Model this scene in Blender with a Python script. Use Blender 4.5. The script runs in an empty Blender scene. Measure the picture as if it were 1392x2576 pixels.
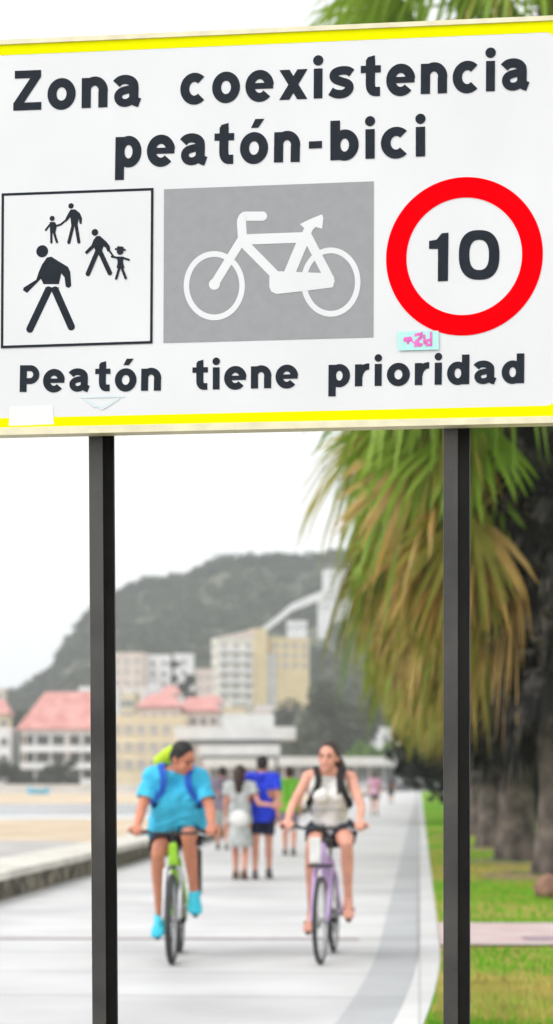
import bpy, bmesh, math, random
import numpy as np
from mathutils import Vector, Matrix, noise
random.seed(7)
R = math.radians
sc = bpy.context.scene
COL = sc.collection

# ------------------------------------------------------------------ camera model
F, PX, HY, CH = 5000.0, 696.0, 1962.0, 1.4      # focal length, principal column, horizon row, eye height
def W(x, y, Y):
    return Vector(((x-PX)*Y/F, Y, CH+(HY-y)*Y/F))
def GY(y, z=0.0):
    return F*(CH-z)/(y-HY)

# ------------------------------------------------------------------ materials
MATS = {}
def mat(name, col, rough=0.7, var=0.12, scale=8.0, bump=0.0, bscale=40.0, metal=0.0, spec=0.4, col2=None, trans=0.0, contrast=(0.35, 0.65), detail=5):
    if name in MATS: return MATS[name]
    m = bpy.data.materials.new(name); m.use_nodes = True
    nt = m.node_tree; N = nt.nodes; L = nt.links
    b = N['Principled BSDF']
    b.inputs['Roughness'].default_value = rough
    b.inputs['Metallic'].default_value = metal
    b.inputs['Specular IOR Level'].default_value = spec
    tc = N.new('ShaderNodeTexCoord')
    nz = N.new('ShaderNodeTexNoise'); nz.inputs['Scale'].default_value = scale; nz.inputs['Detail'].default_value = detail
    L.new(tc.outputs['Object'], nz.inputs['Vector'])
    rp = N.new('ShaderNodeValToRGB')
    c = col
    if col2 is None:
        a = [max(0, v*(1-var)) for v in c]; d = [min(1, v*(1+var)) for v in c]
    else: a, d = c, col2
    rp.color_ramp.elements[0].color = (*a[:3], 1); rp.color_ramp.elements[1].color = (*d[:3], 1)
    rp.color_ramp.elements[0].position = contrast[0]; rp.color_ramp.elements[1].position = contrast[1]
    L.new(nz.outputs['Fac'], rp.inputs['Fac'])
    L.new(rp.outputs['Color'], b.inputs['Base Color'])
    if bump:
        n2 = N.new('ShaderNodeTexNoise'); n2.inputs['Scale'].default_value = bscale; n2.inputs['Detail'].default_value = 4
        L.new(tc.outputs['Object'], n2.inputs['Vector'])
        bp = N.new('ShaderNodeBump'); bp.inputs['Strength'].default_value = bump; bp.inputs['Distance'].default_value = 0.02
        L.new(n2.outputs['Fac'], bp.inputs['Height']); L.new(bp.outputs['Normal'], b.inputs['Normal'])
    if trans:
        tr = N.new('ShaderNodeBsdfTranslucent'); L.new(rp.outputs['Color'], tr.inputs['Color'])
        mx = N.new('ShaderNodeMixShader'); mx.inputs[0].default_value = trans
        L.new(b.outputs[0], mx.inputs[1]); L.new(tr.outputs[0], mx.inputs[2])
        L.new(mx.outputs[0], N['Material Output'].inputs[0])
    MATS[name] = m
    return m

# ------------------------------------------------------------------ mesh helpers
class MB:
    def __init__(s): s.v = []; s.f = []; s.mi = []
    def add(s, vs, fs, mi=0):
        o = len(s.v); s.v += [tuple(p) for p in vs]
        s.f += [tuple(i+o for i in f) for f in fs]; s.mi += [mi]*len(fs)
    def box(s, c, size, mi=0, rz=0.0, taper=1.0):
        hx, hy, hz = size[0]/2, size[1]/2, size[2]/2
        P = []
        for z, t in ((-hz, 1), (hz, taper)):
            for x, y in ((-hx, -hy), (hx, -hy), (hx, hy), (-hx, hy)):
                x *= t; y *= t
                P.append((c[0]+x*math.cos(rz)-y*math.sin(rz), c[1]+x*math.sin(rz)+y*math.cos(rz), c[2]+z))
        s.add(P, [(3, 2, 1, 0), (4, 5, 6, 7), (0, 1, 5, 4), (1, 2, 6, 5), (2, 3, 7, 6), (3, 0, 4, 7)], mi)
    def cap(s, a, ra, b, rb, n=12, mi=0, k=3):
        a = Vector(a); b = Vector(b); ax = b-a
        if ax.length < 1e-6: ax = Vector((0, 0, 1e-5))
        ax.normalize()
        t = Vector((0, 0, 1)) if abs(ax.z) < 0.9 else Vector((1, 0, 0))
        u = ax.cross(t).normalized(); w = ax.cross(u)
        rings = []
        for i in range(1, k+1):
            an = math.pi/2*(1-i/k); rings.append((a-ax*ra*math.sin(an), ra*math.cos(an)))
        for i in range(0, k):
            an = math.pi/2*i/k; rings.append((b+ax*rb*math.sin(an), rb*math.cos(an)))
        vs = [a-ax*ra]
        for c, r in rings:
            for j in range(n):
                th = 2*math.pi*j/n; vs.append(c+u*r*math.cos(th)+w*r*math.sin(th))
        vs.append(b+ax*rb)
        fs = [(0, 1+(j+1) % n, 1+j) for j in range(n)]
        m = len(rings)
        for i in range(m-1):
            for j in range(n):
                p = 1+i*n+j; q = 1+i*n+(j+1) % n
                fs.append((p, q, q+n, p+n))
        e = 1+m*n; o = 1+(m-1)*n
        fs += [(o+j, o+(j+1) % n, e) for j in range(n)]
        s.add(vs, fs, mi)
    def chain(s, pts, rs, n=12, mi=0):
        for i in range(len(pts)-1): s.cap(pts[i], rs[i], pts[i+1], rs[i+1], n, mi)
    def cyl(s, a, ra, b, rb=None, n=12, mi=0):
        rb = ra if rb is None else rb
        a = Vector(a); b = Vector(b); ax = (b-a).normalized()
        t = Vector((0, 0, 1)) if abs(ax.z) < 0.9 else Vector((1, 0, 0))
        u = ax.cross(t).normalized(); w = ax.cross(u)
        vs = []
        for c, r in ((a, ra), (b, rb)):
            for j in range(n):
                th = 2*math.pi*j/n; vs.append(c+u*r*math.cos(th)+w*r*math.sin(th))
        fs = [(j, (j+1) % n, (j+1) % n+n, j+n) for j in range(n)]
        fs += [tuple(range(n))[::-1], tuple(range(n, 2*n))]
        s.add(vs, fs, mi)
    def tube(s, pts, r, n=10, mi=0):
        for i in range(len(pts)-1):
            s.cap(pts[i], r, pts[i+1], r, n, mi, 2)
    def ell(s, c, rad, axes=None, n=16, k=10, mi=0):
        ax = axes or (Vector((1, 0, 0)), Vector((0, 1, 0)), Vector((0, 0, 1)))
        c = Vector(c); vs = []; fs = []
        P = lambda x, y, z: c+ax[0]*(x*rad[0])+ax[1]*(y*rad[1])+ax[2]*(z*rad[2])
        vs.append(P(0, 0, -1))
        for i in range(1, k):
            ph = -math.pi/2+math.pi*i/k
            for j in range(n):
                th = 2*math.pi*j/n; vs.append(P(math.cos(ph)*math.cos(th), math.cos(ph)*math.sin(th), math.sin(ph)))
        vs.append(P(0, 0, 1))
        fs += [(0, 1+(j+1) % n, 1+j) for j in range(n)]
        for i in range(k-2):
            for j in range(n):
                p = 1+i*n+j; q = 1+i*n+(j+1) % n; fs.append((p, q, q+n, p+n))
        e = len(vs)-1; o = 1+(k-2)*n
        fs += [(o+j, o+(j+1) % n, e) for j in range(n)]
        s.add(vs, fs, mi)
    def torus(s, c, Rr, r, n=48, m=10, mi=0, sq=1.0):   # axis along x
        vs = []; fs = []
        for i in range(n):
            a = 2*math.pi*i/n
            for j in range(m):
                b = 2*math.pi*j/m
                rr = Rr+r*math.cos(b)
                vs.append((c[0]+r*sq*math.sin(b), c[1]+rr*math.cos(a), c[2]+rr*math.sin(a)))
        for i in range(n):
            for j in range(m):
                fs.append((i*m+j, ((i+1) % n)*m+j, ((i+1) % n)*m+(j+1) % m, i*m+(j+1) % m))
        s.add(vs, fs, mi)
    def grid(s, P, nu, nv, mi=0):
        vs = [P(i, j) for j in range(nv) for i in range(nu)]
        fs = [(j*nu+i, j*nu+i+1, (j+1)*nu+i+1, (j+1)*nu+i) for j in range(nv-1) for i in range(nu-1)]
        s.add(vs, fs, mi)
    def mesh(s, name):
        me = bpy.data.meshes.new(name); me.from_pydata(s.v, [], s.f)
        me.polygons.foreach_set('material_index', s.mi); me.update()
        return me
    def build(s, name, mats, parent=None, smooth=False, bevel=0.0):
        me = s.mesh(name)
        return link(name, me, mats, parent, smooth, bevel)
def link(name, me, mats, parent=None, smooth=False, bevel=0.0):
    if not isinstance(mats, (list, tuple)): mats = [mats]
    if not me.materials:
        for m in mats: me.materials.append(m)
    if smooth: me.polygons.foreach_set('use_smooth', [True]*len(me.polygons))
    o = bpy.data.objects.new(name, me); COL.objects.link(o)
    if parent: o.parent = parent
    if bevel:
        b = o.modifiers.new('b', 'BEVEL'); b.width = bevel; b.segments = 2; b.limit_method = 'ANGLE'
    return o
def npmesh(name, V, Fq, mi=None):
    V = np.asarray(V, dtype=np.float32); Fq = np.asarray(Fq, dtype=np.int32); k = Fq.shape[1]
    me = bpy.data.meshes.new(name)
    me.vertices.add(len(V)); me.vertices.foreach_set('co', V.ravel())
    me.loops.add(Fq.size); me.loops.foreach_set('vertex_index', Fq.ravel())
    me.polygons.add(len(Fq)); me.polygons.foreach_set('loop_start', np.arange(0, Fq.size, k, dtype=np.int32))
    me.polygons.foreach_set('loop_total', np.full(len(Fq), k, dtype=np.int32))
    if mi is not None: me.polygons.foreach_set('material_index', np.asarray(mi, dtype=np.int32))
    me.update(calc_edges=True); me.validate()
    return me
def solid(mb, name, mats, parent, voxel=0.008, sm=3, cut=None, folds=0.0):
    """one continuous surface grown round overlapping forms"""
    me = mb.mesh('tmp'); o = bpy.data.objects.new('tmp', me); COL.objects.link(o)
    r = o.modifiers.new('r', 'REMESH'); r.mode = 'VOXEL'; r.voxel_size = voxel; r.use_smooth_shade = True
    if sm:
        s = o.modifiers.new('s', 'SMOOTH'); s.iterations = sm; s.factor = 0.5
    dg = bpy.context.evaluated_depsgraph_get(); dg.update()
    out = bpy.data.meshes.new_from_object(o.evaluated_get(dg))
    bpy.data.objects.remove(o); bpy.data.meshes.remove(me)
    out.name = name; out.materials.clear()
    if folds:
        n = len(out.vertices); A = np.empty(n*3, np.float32); out.vertices.foreach_get('co', A); A = A.reshape(-1, 3)
        Nn = np.empty(n*3, np.float32); out.vertex_normals.foreach_get('vector', Nn); Nn = Nn.reshape(-1, 3)
        h = np.array([max(0.0, 1-2.6*abs(noise.noise((p[0]*7+p[2]*4, p[1]*7, p[2]*11-p[0]*5)))) for p in A.tolist()], np.float32)
        A += Nn*(h*folds)[:, None]; out.vertices.foreach_set('co', A.ravel()); out.update()
    if cut:
        bm = bmesh.new(); bm.from_mesh(out)
        for q in cut:
            co, no = q[0], q[1]
            if len(q) > 2:
                fs = [f for f in bm.faces if (f.calc_center_median()-co).length < q[2]]
                g = fs+list({e for f in fs for e in f.edges})+list({v for f in fs for v in f.verts})
            else: g = bm.verts[:]+bm.edges[:]+bm.faces[:]
            res = bmesh.ops.bisect_plane(bm, geom=g, plane_co=co, plane_no=no, clear_outer=True)
        bm.to_mesh(out); bm.free()
    return link(name, out, mats, parent, smooth=True)
def tag(o, label=None, cat=None, group=None, kind=None):
    if label: o['label'] = label
    if cat: o['category'] = cat
    if group: o['group'] = group
    if kind: o['kind'] = kind
    return o
def thing(name, label, cat, loc=(0, 0, 0), rz=0.0, group=None):
    o = bpy.data.objects.new(name, None); COL.objects.link(o); o.empty_display_size = 0.2
    o.location = loc; o.rotation_euler = (0, 0, rz)
    return tag(o, label, cat, group)
def copy_tree(o, parent=None):
    c = o.copy(); COL.objects.link(c); c.parent = parent
    for ch in o.children: copy_tree(ch, c)
    return c

# ------------------------------------------------------------------ palette
M_ink = mat('sign_ink', (0.020, 0.026, 0.036), 0.7, 0.1, 30, spec=0.15)
M_white = mat('sign_white', (0.82, 0.83, 0.845), 0.45, 0.025, 3, spec=0.3)
M_yellow = mat('sign_yellow', (0.93, 0.93, 0.0), 0.8, 0.02, 9, spec=0.03)
M_lip = mat('sign_edge_metal', (0.86, 0.80, 0.56), 0.5, 0.1, 14)  # cream tint stands in for the yellow border reflected in the edge
M_red = mat('sign_red', (0.95, 0.0, 0.004), 0.9, 0.02, 9, spec=0.02)
M_grey = mat('sign_grey', (0.36, 0.37, 0.385), 0.7, 0.03, 40, spec=0.15)
M_post = mat('post_paint', (0.060, 0.058, 0.054), 0.45, 0.28, 5, bump=0.05)
M_cyan = mat('sticker_cyan', (0.50, 0.88, 0.84), 0.5, 0.05)
M_pink = mat('sticker_pink', (0.86, 0.16, 0.55), 0.5, 0.2, 60)
M_pale = mat('faded_marker', (0.76, 0.86, 0.88), 0.5, 0.05)
M_patch = mat('white_tape', (0.90, 0.90, 0.90), 0.6, 0.01)

# ================================================================== THE SIGN
TH = R(8.0); Y0 = 5.0
cT, sT = math.cos(TH), math.sin(TH)
def S(x, y):
    rx = (x-PX)/F; rzz = (HY-y)/F
    t = Y0*cT/(rx*sT+cT)
    return Vector((rx*t*cT-(t-Y0)*sT, CH+rzz*t))
sign = thing('road_sign', 'large white traffic sign with yellow edge reading Zona coexistencia peatón-bici, on two dark posts', 'road sign', (0, Y0, 0), -TH)

class Flat:
    """flat vinyl shapes on the panel: every shape a hair in front of the one before"""
    def __init__(s, d=-0.002): s.mb = MB(); s.d = d
    def poly(s, pts, mi=0):
        s.d -= 0.00002
        n = len(pts)
        a = sum(pts[i][0]*pts[(i+1) % n][1]-pts[(i+1) % n][0]*pts[i][1] for i in range(n))
        if a < 0: pts = pts[::-1]
        s.mb.add([(p[0], s.d, p[1]) for p in pts], [tuple(range(n))], mi)
    def strip(s, A, B, mi=0, closed=False):
        s.d -= 0.00002
        n = len(A); m = n if closed else n-1
        s.mb.add([(p[0], s.d, p[1]) for p in A]+[(p[0], s.d, p[1]) for p in B],
                 [(i, (i+1) % n, n+(i+1) % n, n+i) for i in range(m)], mi)
    def stroke(s, pts, w, cap=False, mi=0, closed=False):
        P = [Vector((p[0], p[1])) for p in pts]; n = len(P); A = []; B = []
        for i in range(n):
            d0 = (P[i]-P[i-1]) if (i > 0 or closed) else (P[1]-P[0])
            d1 = (P[(i+1) % n]-P[i]) if (i < n-1 or closed) else (P[-1]-P[-2])
            d0 = d0.normalized(); d1 = d1.normalized()
            t = (d0+d1); t = t.normalized() if t.length > 1e-6 else d0
            nn = Vector((-t.y, t.x)); k = max(0.4, nn.dot(Vector((-d0.y, d0.x))))
            A.append(P[i]+nn*(w/2/k)); B.append(P[i]-nn*(w/2/k))
        s.strip(A, B, mi, closed)
        if cap:
            for p in (P[0], P[-1]): s.disc(p, w/2, w/2, mi)
    def disc(s, c, rx, ry, mi=0, n=40):
        s.poly([(c[0]+rx*math.cos(2*math.pi*i/n), c[1]+ry*math.sin(2*math.pi*i/n)) for i in range(n)], mi)
    def ring(s, c, rx, ry, w, mi=0, n=64):
        T = [2*math.pi*i/n for i in range(n)]
        s.strip([(c[0]+rx*math.cos(t), c[1]+ry*math.sin(t)) for t in T],
                [(c[0]+(rx-w)*math.cos(t), c[1]+(ry-w)*math.sin(t)) for t in T], mi, True)
    def build(s, name, mats, parent): return s.mb.build(name, mats, parent)

def arc(cx, cy, rx, ry, a0, a1, n=18):
    return [(cx+rx*math.cos(R(a0+(a1-a0)*i/n)), cy+ry*math.sin(R(a0+(a1-a0)*i/n))) for i in range(n+1)]
SW = 0.305
def spl(P, k=6):
    out = []
    for i in range(len(P)-1):
        p0, p1, p2, p3 = [Vector(P[j]) for j in (max(0, i-1), i, i+1, min(len(P)-1, i+2))]
        for q in range(k):
            t = q/k; out.append(tuple(0.5*((2*p1)+(p2-p0)*t+(2*p0-5*p1+4*p2-p3)*t*t+(3*p1-p0-3*p2+p3)*t**3)))
    return out+[tuple(P[-1])]
def glyph(ch):
    """width and strokes of a letter, x-height 1"""
    h = SW/2
    if ch in 'oó':
        g = [('ring', (0.47, 0.5), 0.47, 0.53, SW)]
        if ch == 'ó': g.append(('poly', [(0.36, 1.17), (0.60, 1.17), (0.80, 1.46), (0.50, 1.46)]))
        return 0.94, g
    if ch == 'n': return 0.86, [('poly', [(0, 0), (SW, 0), (SW, 1.0), (0, 1.0)]), ('stroke', [(0.86-h, 0), (0.86-h, 0.5)]+arc(0.43, 0.56, 0.285, 0.325, 0, 165), SW)]
    if ch == 'r': return 0.60, [('poly', [(0, 0), (SW, 0), (SW, 1.0), (0, 1.0)]), ('stroke', arc(0.56, 0.42, 0.38, 0.47, 86, 178), SW*0.95)]
    if ch == 'i': return 0.31, [('poly', [(0.01, 0), (0.30, 0), (0.30, 1.0), (0.01, 1.0)]), ('disc', (0.155, 1.27), 0.172, 0.172)]
    if ch == 'c': return 0.86, [('stroke', arc(0.46, 0.5, 0.325, 0.385, 46, 314, 30), SW)]
    if ch == 'e': return 0.92, [('stroke', arc(0.46, 0.5, 0.325, 0.385, 318, 4, 30), SW), ('poly', [(0.2, 0.40), (0.915, 0.40), (0.915, 0.60), (0.2, 0.60)])]
    if ch == 'x': return 0.94, [('poly', [(0, 0), (0.34, 0), (0.94, 1), (0.60, 1)]), ('poly', [(0.60, 0), (0.94, 0), (0.34, 1), (0, 1)])]
    if ch == 's': return 0.84, [('stroke', spl([(0.76, 0.80), (0.66, 0.87), (0.52, 0.90), (0.34, 0.885), (0.20, 0.82), (0.165, 0.715), (0.23, 0.61), (0.42, 0.53), (0.60, 0.465), (0.68, 0.37), (0.66, 0.24), (0.53, 0.135), (0.36, 0.11), (0.20, 0.14), (0.06, 0.22)]), SW*0.93)]
    if ch == 't': return 0.68, [('stroke', spl([(0.34, 1.22), (0.34, 0.8), (0.34, 0.40), (0.375, 0.24), (0.47, 0.155), (0.66, 0.15)]), SW), ('poly', [(0.02, 0.78), (0.68, 0.78), (0.68, 1.02), (0.02, 1.02)]), ('poly', [(0.195, 1.2), (0.485, 1.2), (0.485, 1.36), (0.25, 1.30)])]
    if ch == 'a': return 0.92, [('stroke', spl([(0.09, 0.76), (0.20, 0.86), (0.37, 0.90), (0.54, 0.86), (0.645, 0.76), (0.67, 0.62), (0.67, 0.45), (0.67, 0.29), (0.71, 0.17), (0.86, 0.105)]), SW), ('stroke', spl([(0.66, 0.575), (0.45, 0.555), (0.26, 0.50), (0.165, 0.40), (0.16, 0.27), (0.23, 0.165), (0.36, 0.12), (0.50, 0.145), (0.61, 0.23), (0.67, 0.36)]), SW*0.86)]
    if ch in 'pbd':
        x0, x1 = (0.60, 0.60+SW) if ch == 'd' else (0, SW)
        y0, y1 = (-0.44, 1.0) if ch == 'p' else (0, 1.34)
        cx = 0.44 if ch == 'd' else 0.45
        return 0.89, [('poly', [(x0, y0), (x1, y0), (x1, y1), (x0, y1)]), ('ring', (cx, 0.5), 0.44, 0.53, SW)]
    if ch == 'Z': return 0.94, [('poly', [(0.04, 1.33), (0.92, 1.33), (0.92, 1.10), (0.36, 0.26), (0.94, 0.26), (0.94, 0), (0, 0), (0, 0.24), (0.56, 1.07), (0.04, 1.07)])]
    if ch == 'P': return 0.84, [('poly', [(0, 0), (SW, 0), (SW, 1.22), (0, 1.22)]), ('stroke', [(0.12, 1.085)]+arc(0.45, 0.79, 0.27, 0.295, 90, -90)+[(0.12, 0.495)], 0.27)]
    if ch == '-': return 0.46, [('poly', [(0, 0.42), (0.46, 0.42), (0.46, 0.66), (0, 0.66)])]
def word(fl, txt, xa, ya, xb, yb, xh, gap=0.20):
    """letters between two baseline points of the panel, fitted to the span"""
    A = S(xa, ya); B = S(xb, yb)
    u = (B-A); span = u.length; u = u.normalized(); v = Vector((-u.y, u.x))
    gl = [glyph(c) for c in txt]
    tot = sum(g[0] for g in gl)+gap*(len(gl)-1)
    hs = (S(xa, ya-xh)-A).length
    kx = span/tot; x = 0.0
    sl = 1.0
    for w, prims in gl:
        f = lambda p: A+u*((x+p[0])*kx)+v*(p[1]*hs)
        for pr in prims:
            if pr[0] == 'poly': fl.poly([f(p) for p in pr[1]])
            elif pr[0] == 'stroke':
                # build in letter space, then map
                tmp = Flat(0); tmp.stroke(pr[1], pr[2])
                q = [f((c[0], c[2])) for c in tmp.mb.v]; n = len(q)//2
                fl.strip(q[:n], q[n:])
            elif pr[0] == 'disc':
                fl.poly([f((pr[1][0]+pr[2]*math.cos(2*math.pi*i/24)*hs/kx, pr[1][1]+pr[3]*math.sin(2*math.pi*i/24))) for i in range(24)])
            elif pr[0] == 'ring':
                c, rx, ry, sw = pr[1:]
                T = [2*math.pi*i/40 for i in range(40)]
                fl.strip([f((c[0]+rx*math.cos(t), c[1]+ry*math.sin(t))) for t in T],
                         [f((c[0]+(rx-sw)*math.cos(t), c[1]+(ry-sw)*math.sin(t))) for t in T], 0, True)
        x += w+gap

def edge(x, l):       # rows of the panel's edges at a column
    return l[0]+(l[1]-l[0])*x/1392.0
XL, XR = -62, 1440
def quad(xl, xr, top, bot): return [S(xl, edge(xl, top)), S(xr, edge(xr, top)), S(xr, edge(xr, bot)), S(xl, edge(xl, bot))]
def rounded(q, r, n=8):
    out = []
    Q = [Vector(p) for p in q]
    for i in range(4):
        p = Q[i]; a = (Q[i-1]-p).normalized(); b = (Q[(i+1) % 4]-p).normalized()
        c = p+a*r+b*r
        for k in range(n+1):
            t = math.pi/2*k/n
            out.append(c-b*r*math.cos(t)-a*r*math.sin(t))
    return out
outer = rounded(quad(XL, XR, (104, 43), (1095, 1064)), 0.045)
mid = rounded(quad(XL+12, XR-12, (115, 54), (1077, 1048)), 0.036)
inner = rounded(quad(XL+37, XR-37, (141, 82), (1053, 1021)), 0.03)
mb = MB(); n = len(outer); back = 0.035
mb.add([(p.x, -0.004, p.y) for p in outer]+[(p.x, back, p.y) for p in outer], [tuple(range(n)), tuple(range(2*n-1, n-1, -1))]+[(i, i+n, (i+1) % n+n, (i+1) % n) for i in range(n)])
pan = mb.build('panel', [M_white], sign)
mb = MB()
mb.add([(p.x, -0.009, p.y) for p in outer]+[(p.x, -0.009, p.y) for p in mid]+[(p.x, -0.002, p.y) for p in mid], [(i, (i+1) % n, n+(i+1) % n, n+i) for i in range(n)]+[(n+i, n+(i+1) % n, 2*n+(i+1) % n, 2*n+i) for i in range(n)])
sc_ = 1.003
cen = sum(outer, Vector((0, 0)))/n
out2 = [cen+(p-cen)*1.002 for p in outer]
mb.add([(p.x, -0.009, p.y) for p in out2]+[(p.x, back+0.004, p.y) for p in out2], [(i, i+n, (i+1) % n+n, (i+1) % n) for i in range(n)])
mb.add([(p.x, -0.009, p.y) for p in out2]+[(p.x, -0.009, p.y) for p in outer], [(i, (i+1) % n, n+(i+1) % n, n+i) for i in range(n)])
mb.build('frame', [M_lip], sign)
fl = Flat(-0.0045); fl.strip(mid, inner, 0, True); fl.build('yellow_border', [M_yellow], sign)

def words(*ws):
    fl = Flat(-0.005)
    for a in ws: word(fl, *a)
    fl.build('lettering', [M_ink], sign)
words(('Zona', 35, 280, 357, 268, 75))
words(('coexistencia', 456, 263.5, 1333, 227, 74.5))
words(('peatón', 291, 421.5, 755, 408.5, 75), ('-', 778, 407, 811, 405.5, 75), ('bici', 832, 405, 1071, 394.5, 74))
words(('Peatón', 51, 987, 406, 983.5, 55))
words(('tiene', 484, 982, 750, 975.5, 55.5))
words(('prioridad', 827, 974, 1318, 964.5, 55))


# pedestrian pictogram
Z3 = lambda x, y: S(x*0.5, 435+y*0.5)
k3 = 0.5*Y0/F
pedp = bpy.data.objects.new('pedestrian_panel', None); COL.objects.link(pedp); pedp.parent = sign
fl = Flat(-0.005); fl.poly([Z3(12, 105), Z3(775, 78), Z3(770, 860), Z3(8, 885)]); fl.build('face', [M_white], pedp)
fl = Flat(-0.0056); fl.stroke([Z3(18, 112), Z3(769, 85), Z3(764, 854), Z3(14, 878)], 13*k3, closed=True); fl.build('frame', [M_ink], pedp)
fl = Flat(-0.0056)
def zdisc(x, y, r): fl.disc(Z3(x, y), r*k3, r*k3)
def zs(pts, w): fl.stroke([Z3(*p) for p in pts], w*k3, True)
def zp(pts): fl.poly([Z3(*p) for p in pts])
zdisc(216, 397, 31)
zp([(240, 428), (262, 424), (300, 448), (345, 475), (357, 500), (362, 572), (348, 582), (334, 574), (328, 528), (312, 508), (300, 562), (222, 562), (210, 535), (140, 606), (120, 594), (122, 580), (186, 540), (200, 498), (216, 462)])
zs([(247, 592), (154, 788)], 38); zs([(281, 592), (362, 776)], 38); zp([(232, 578), (300, 578), (296, 600), (228, 602)])
# adult and child, top
zdisc(361, 169, 14); zp([(358, 188), (382, 186), (405, 205), (416, 230), (414, 260), (404, 258), (400, 232), (394, 262), (362, 266), (358, 225), (338, 248), (330, 240), (346, 208)])
zs([(372, 264), (350, 352)], 17); zs([(386, 264), (400, 350)], 17); zs([(346, 232), (310, 262), (292, 268)], 10)
zdisc(266, 232, 13); zp([(254, 250), (280, 250), (290, 268), (282, 306), (256, 306)]); zs([(256, 262), (234, 290)], 10); zs([(262, 304), (262, 352)], 12); zs([(276, 304), (290, 350)], 12)
# adult and child with hat, right
zdisc(481, 302, 17); zp([(488, 322), (506, 320), (540, 350), (556, 372), (558, 398), (544, 398), (536, 378), (524, 372), (516, 398), (484, 398), (478, 378), (440, 412), (430, 402), (464, 366), (474, 340)])
zs([(492, 402), (446, 510)], 24); zs([(508, 402), (556, 506)], 24); zs([(552, 392), (576, 426)], 9)
zdisc(608, 398, 17); zs([(586, 386), (632, 390)], 10); zs([(598, 378), (620, 380)], 12)
zp([(590, 424), (626, 424), (622, 452), (630, 482), (590, 482), (596, 452)]); zs([(594, 430), (566, 424)], 10); zs([(622, 430), (652, 440)], 10); zs([(604, 480), (588, 534)], 13); zs([(616, 480), (636, 532)], 13)
fl.build('pictogram', [M_ink], pedp)

# bicycle pictogram
bicp = bpy.data.objects.new('bicycle_panel', None); COL.objects.link(bicp); bicp.parent = sign
fl = Flat(-0.005); fl.poly([S(414, 477.5), S(941, 457.5), S(940, 849), S(412.5, 863.5)]); fl.build('face', [M_grey], bicp)
BZ = lambda x, y: S(435+x*0.375, 487.2+y*0.375)
kb = 0.375*Y0/F
fl = Flat(-0.0056)
for cx, cy, rx, ry in ((281, 621, 205, 232), (1062, 597, 199, 232)):
    T = [2*math.pi*i/64 for i in range(64)]
    fl.strip([BZ(cx+rx*math.cos(t), cy+ry*math.sin(t)) for t in T], [BZ(cx+(rx-37)*math.cos(t), cy+(ry-39)*math.sin(t)) for t in T], 0, True)
bs = lambda pts, w, cap=False: fl.stroke([BZ(*p) for p in pts], w*kb, cap)
bs([(285, 605), (472, 300)], 60); fl.disc(BZ(282, 611), 38*kb, 38*kb)
bs([(472, 330), (464, 205)]+[(462+28*(1-math.cos(R(a))), 205-50*math.sin(R(a))) for a in (25, 50, 75, 90)]+[(612, 155)], 62); fl.disc(BZ(604, 155), 31*kb, 31*kb)
bs([(470, 312), (890, 297)], 70); bs([(478, 335), (705, 565)], 62); bs([(782, 545), (880, 310)], 76)
bs([(875, 320), (925, 215)], 58); fl.poly([BZ(*p) for p in [(855, 208), (930, 172), (1002, 143), (1012, 165), (1004, 240), (960, 228), (925, 262), (888, 240)]])
bs([(900, 280), (1050, 570)], 62)
fl.poly([BZ(*p) for p in [(650, 562), (668, 545), (710, 524), (1055, 538), (1082, 560), (1088, 590), (1076, 632), (900, 655), (700, 677), (664, 662), (650, 630)]])
fl.build('pictogram', [M_white], bicp)

# speed limit roundel
rou = bpy.data.objects.new('speed_limit_roundel', None); COL.objects.link(rou); rou.parent = sign
k1 = Y0/F*1.0
c = S(1168, 646); ru = (S(1365, 640)-S(971, 652)).length/2; rv = (S(1168, 447)-S(1168, 845)).length/2
fl = Flat(-0.005); fl.ring(c, ru, rv, ru*0.262, 0, 96); fl.build('ring', [M_red], rou)
Z4 = lambda x, y: S(696+x*0.5, 435+y*0.5)
fl = Flat(-0.005)
fl.poly([Z4(*p) for p in [(812, 548), (863, 546), (866, 303), (832, 306), (806, 338), (768, 345), (768, 385), (813, 385)]])
T = [2*math.pi*i/56 for i in range(56)]
sup = lambda t, a, b: (math.copysign(abs(math.cos(t))**0.8, math.cos(t))*a, math.copysign(abs(math.sin(t))**0.8, math.sin(t))*b)
fl.strip([Z4(1020+sup(t, 102, 125)[0], 415+sup(t, 102, 125)[1]) for t in T], [Z4(1020+sup(t, 49, 76)[0], 415+sup(t, 49, 76)[1]) for t in T], 0, True)
fl.build('number', [M_ink], rou)

# sticker, tape and faded marks
stk = bpy.data.objects.new('sticker', None); COL.objects.link(stk); stk.parent = sign
stk['label'] = 'small pale cyan sticker with pink scrawl'
ZS = lambda x, y: S(974.4+x*0.1125, 817.8+y*0.1125)
fl = Flat(-0.0075); fl.poly([ZS(235, 165), ZS(1150, 140), ZS(1160, 560), ZS(250, 585)]); fl.build('backing', [M_cyan], stk)
fl = Flat(-0.008); ks = 0.1125*Y0/F
for pts, w in [([(420, 340), (520, 330)], 110), ([(520, 290), (470, 420)], 45), ([(640, 235), (770, 205), (760, 290), (650, 380), (640, 470), (770, 450)], 62), ([(690, 400), (740, 470)], 60), ([(830, 250), (840, 420)], 55), ([(985, 190), (985, 460), (890, 460), (880, 360), (985, 340)], 52), ([(560, 370), (620, 430)], 30)]:
    fl.stroke([ZS(*p) for p in pts], w*ks, True)
fl.build('scrawl', [M_pink], stk)
fl = Flat(-0.0050); fl.poly([S(26, 1024), S(134, 1019), S(137, 1068), S(24, 1072)]); fl.build('tape_patch', [M_patch], sign)
fl = Flat(-0.0052)
for pts in [[(216, 1004), (236, 1022), (262, 1026), (300, 1004)], [(228, 1010), (258, 1030), (282, 1016)], [(206, 1000), (312, 998)]]:
    fl.stroke([S(*p) for p in pts], 5*k1, True)
fl.build('marker_trace', [M_pale], sign)
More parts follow.
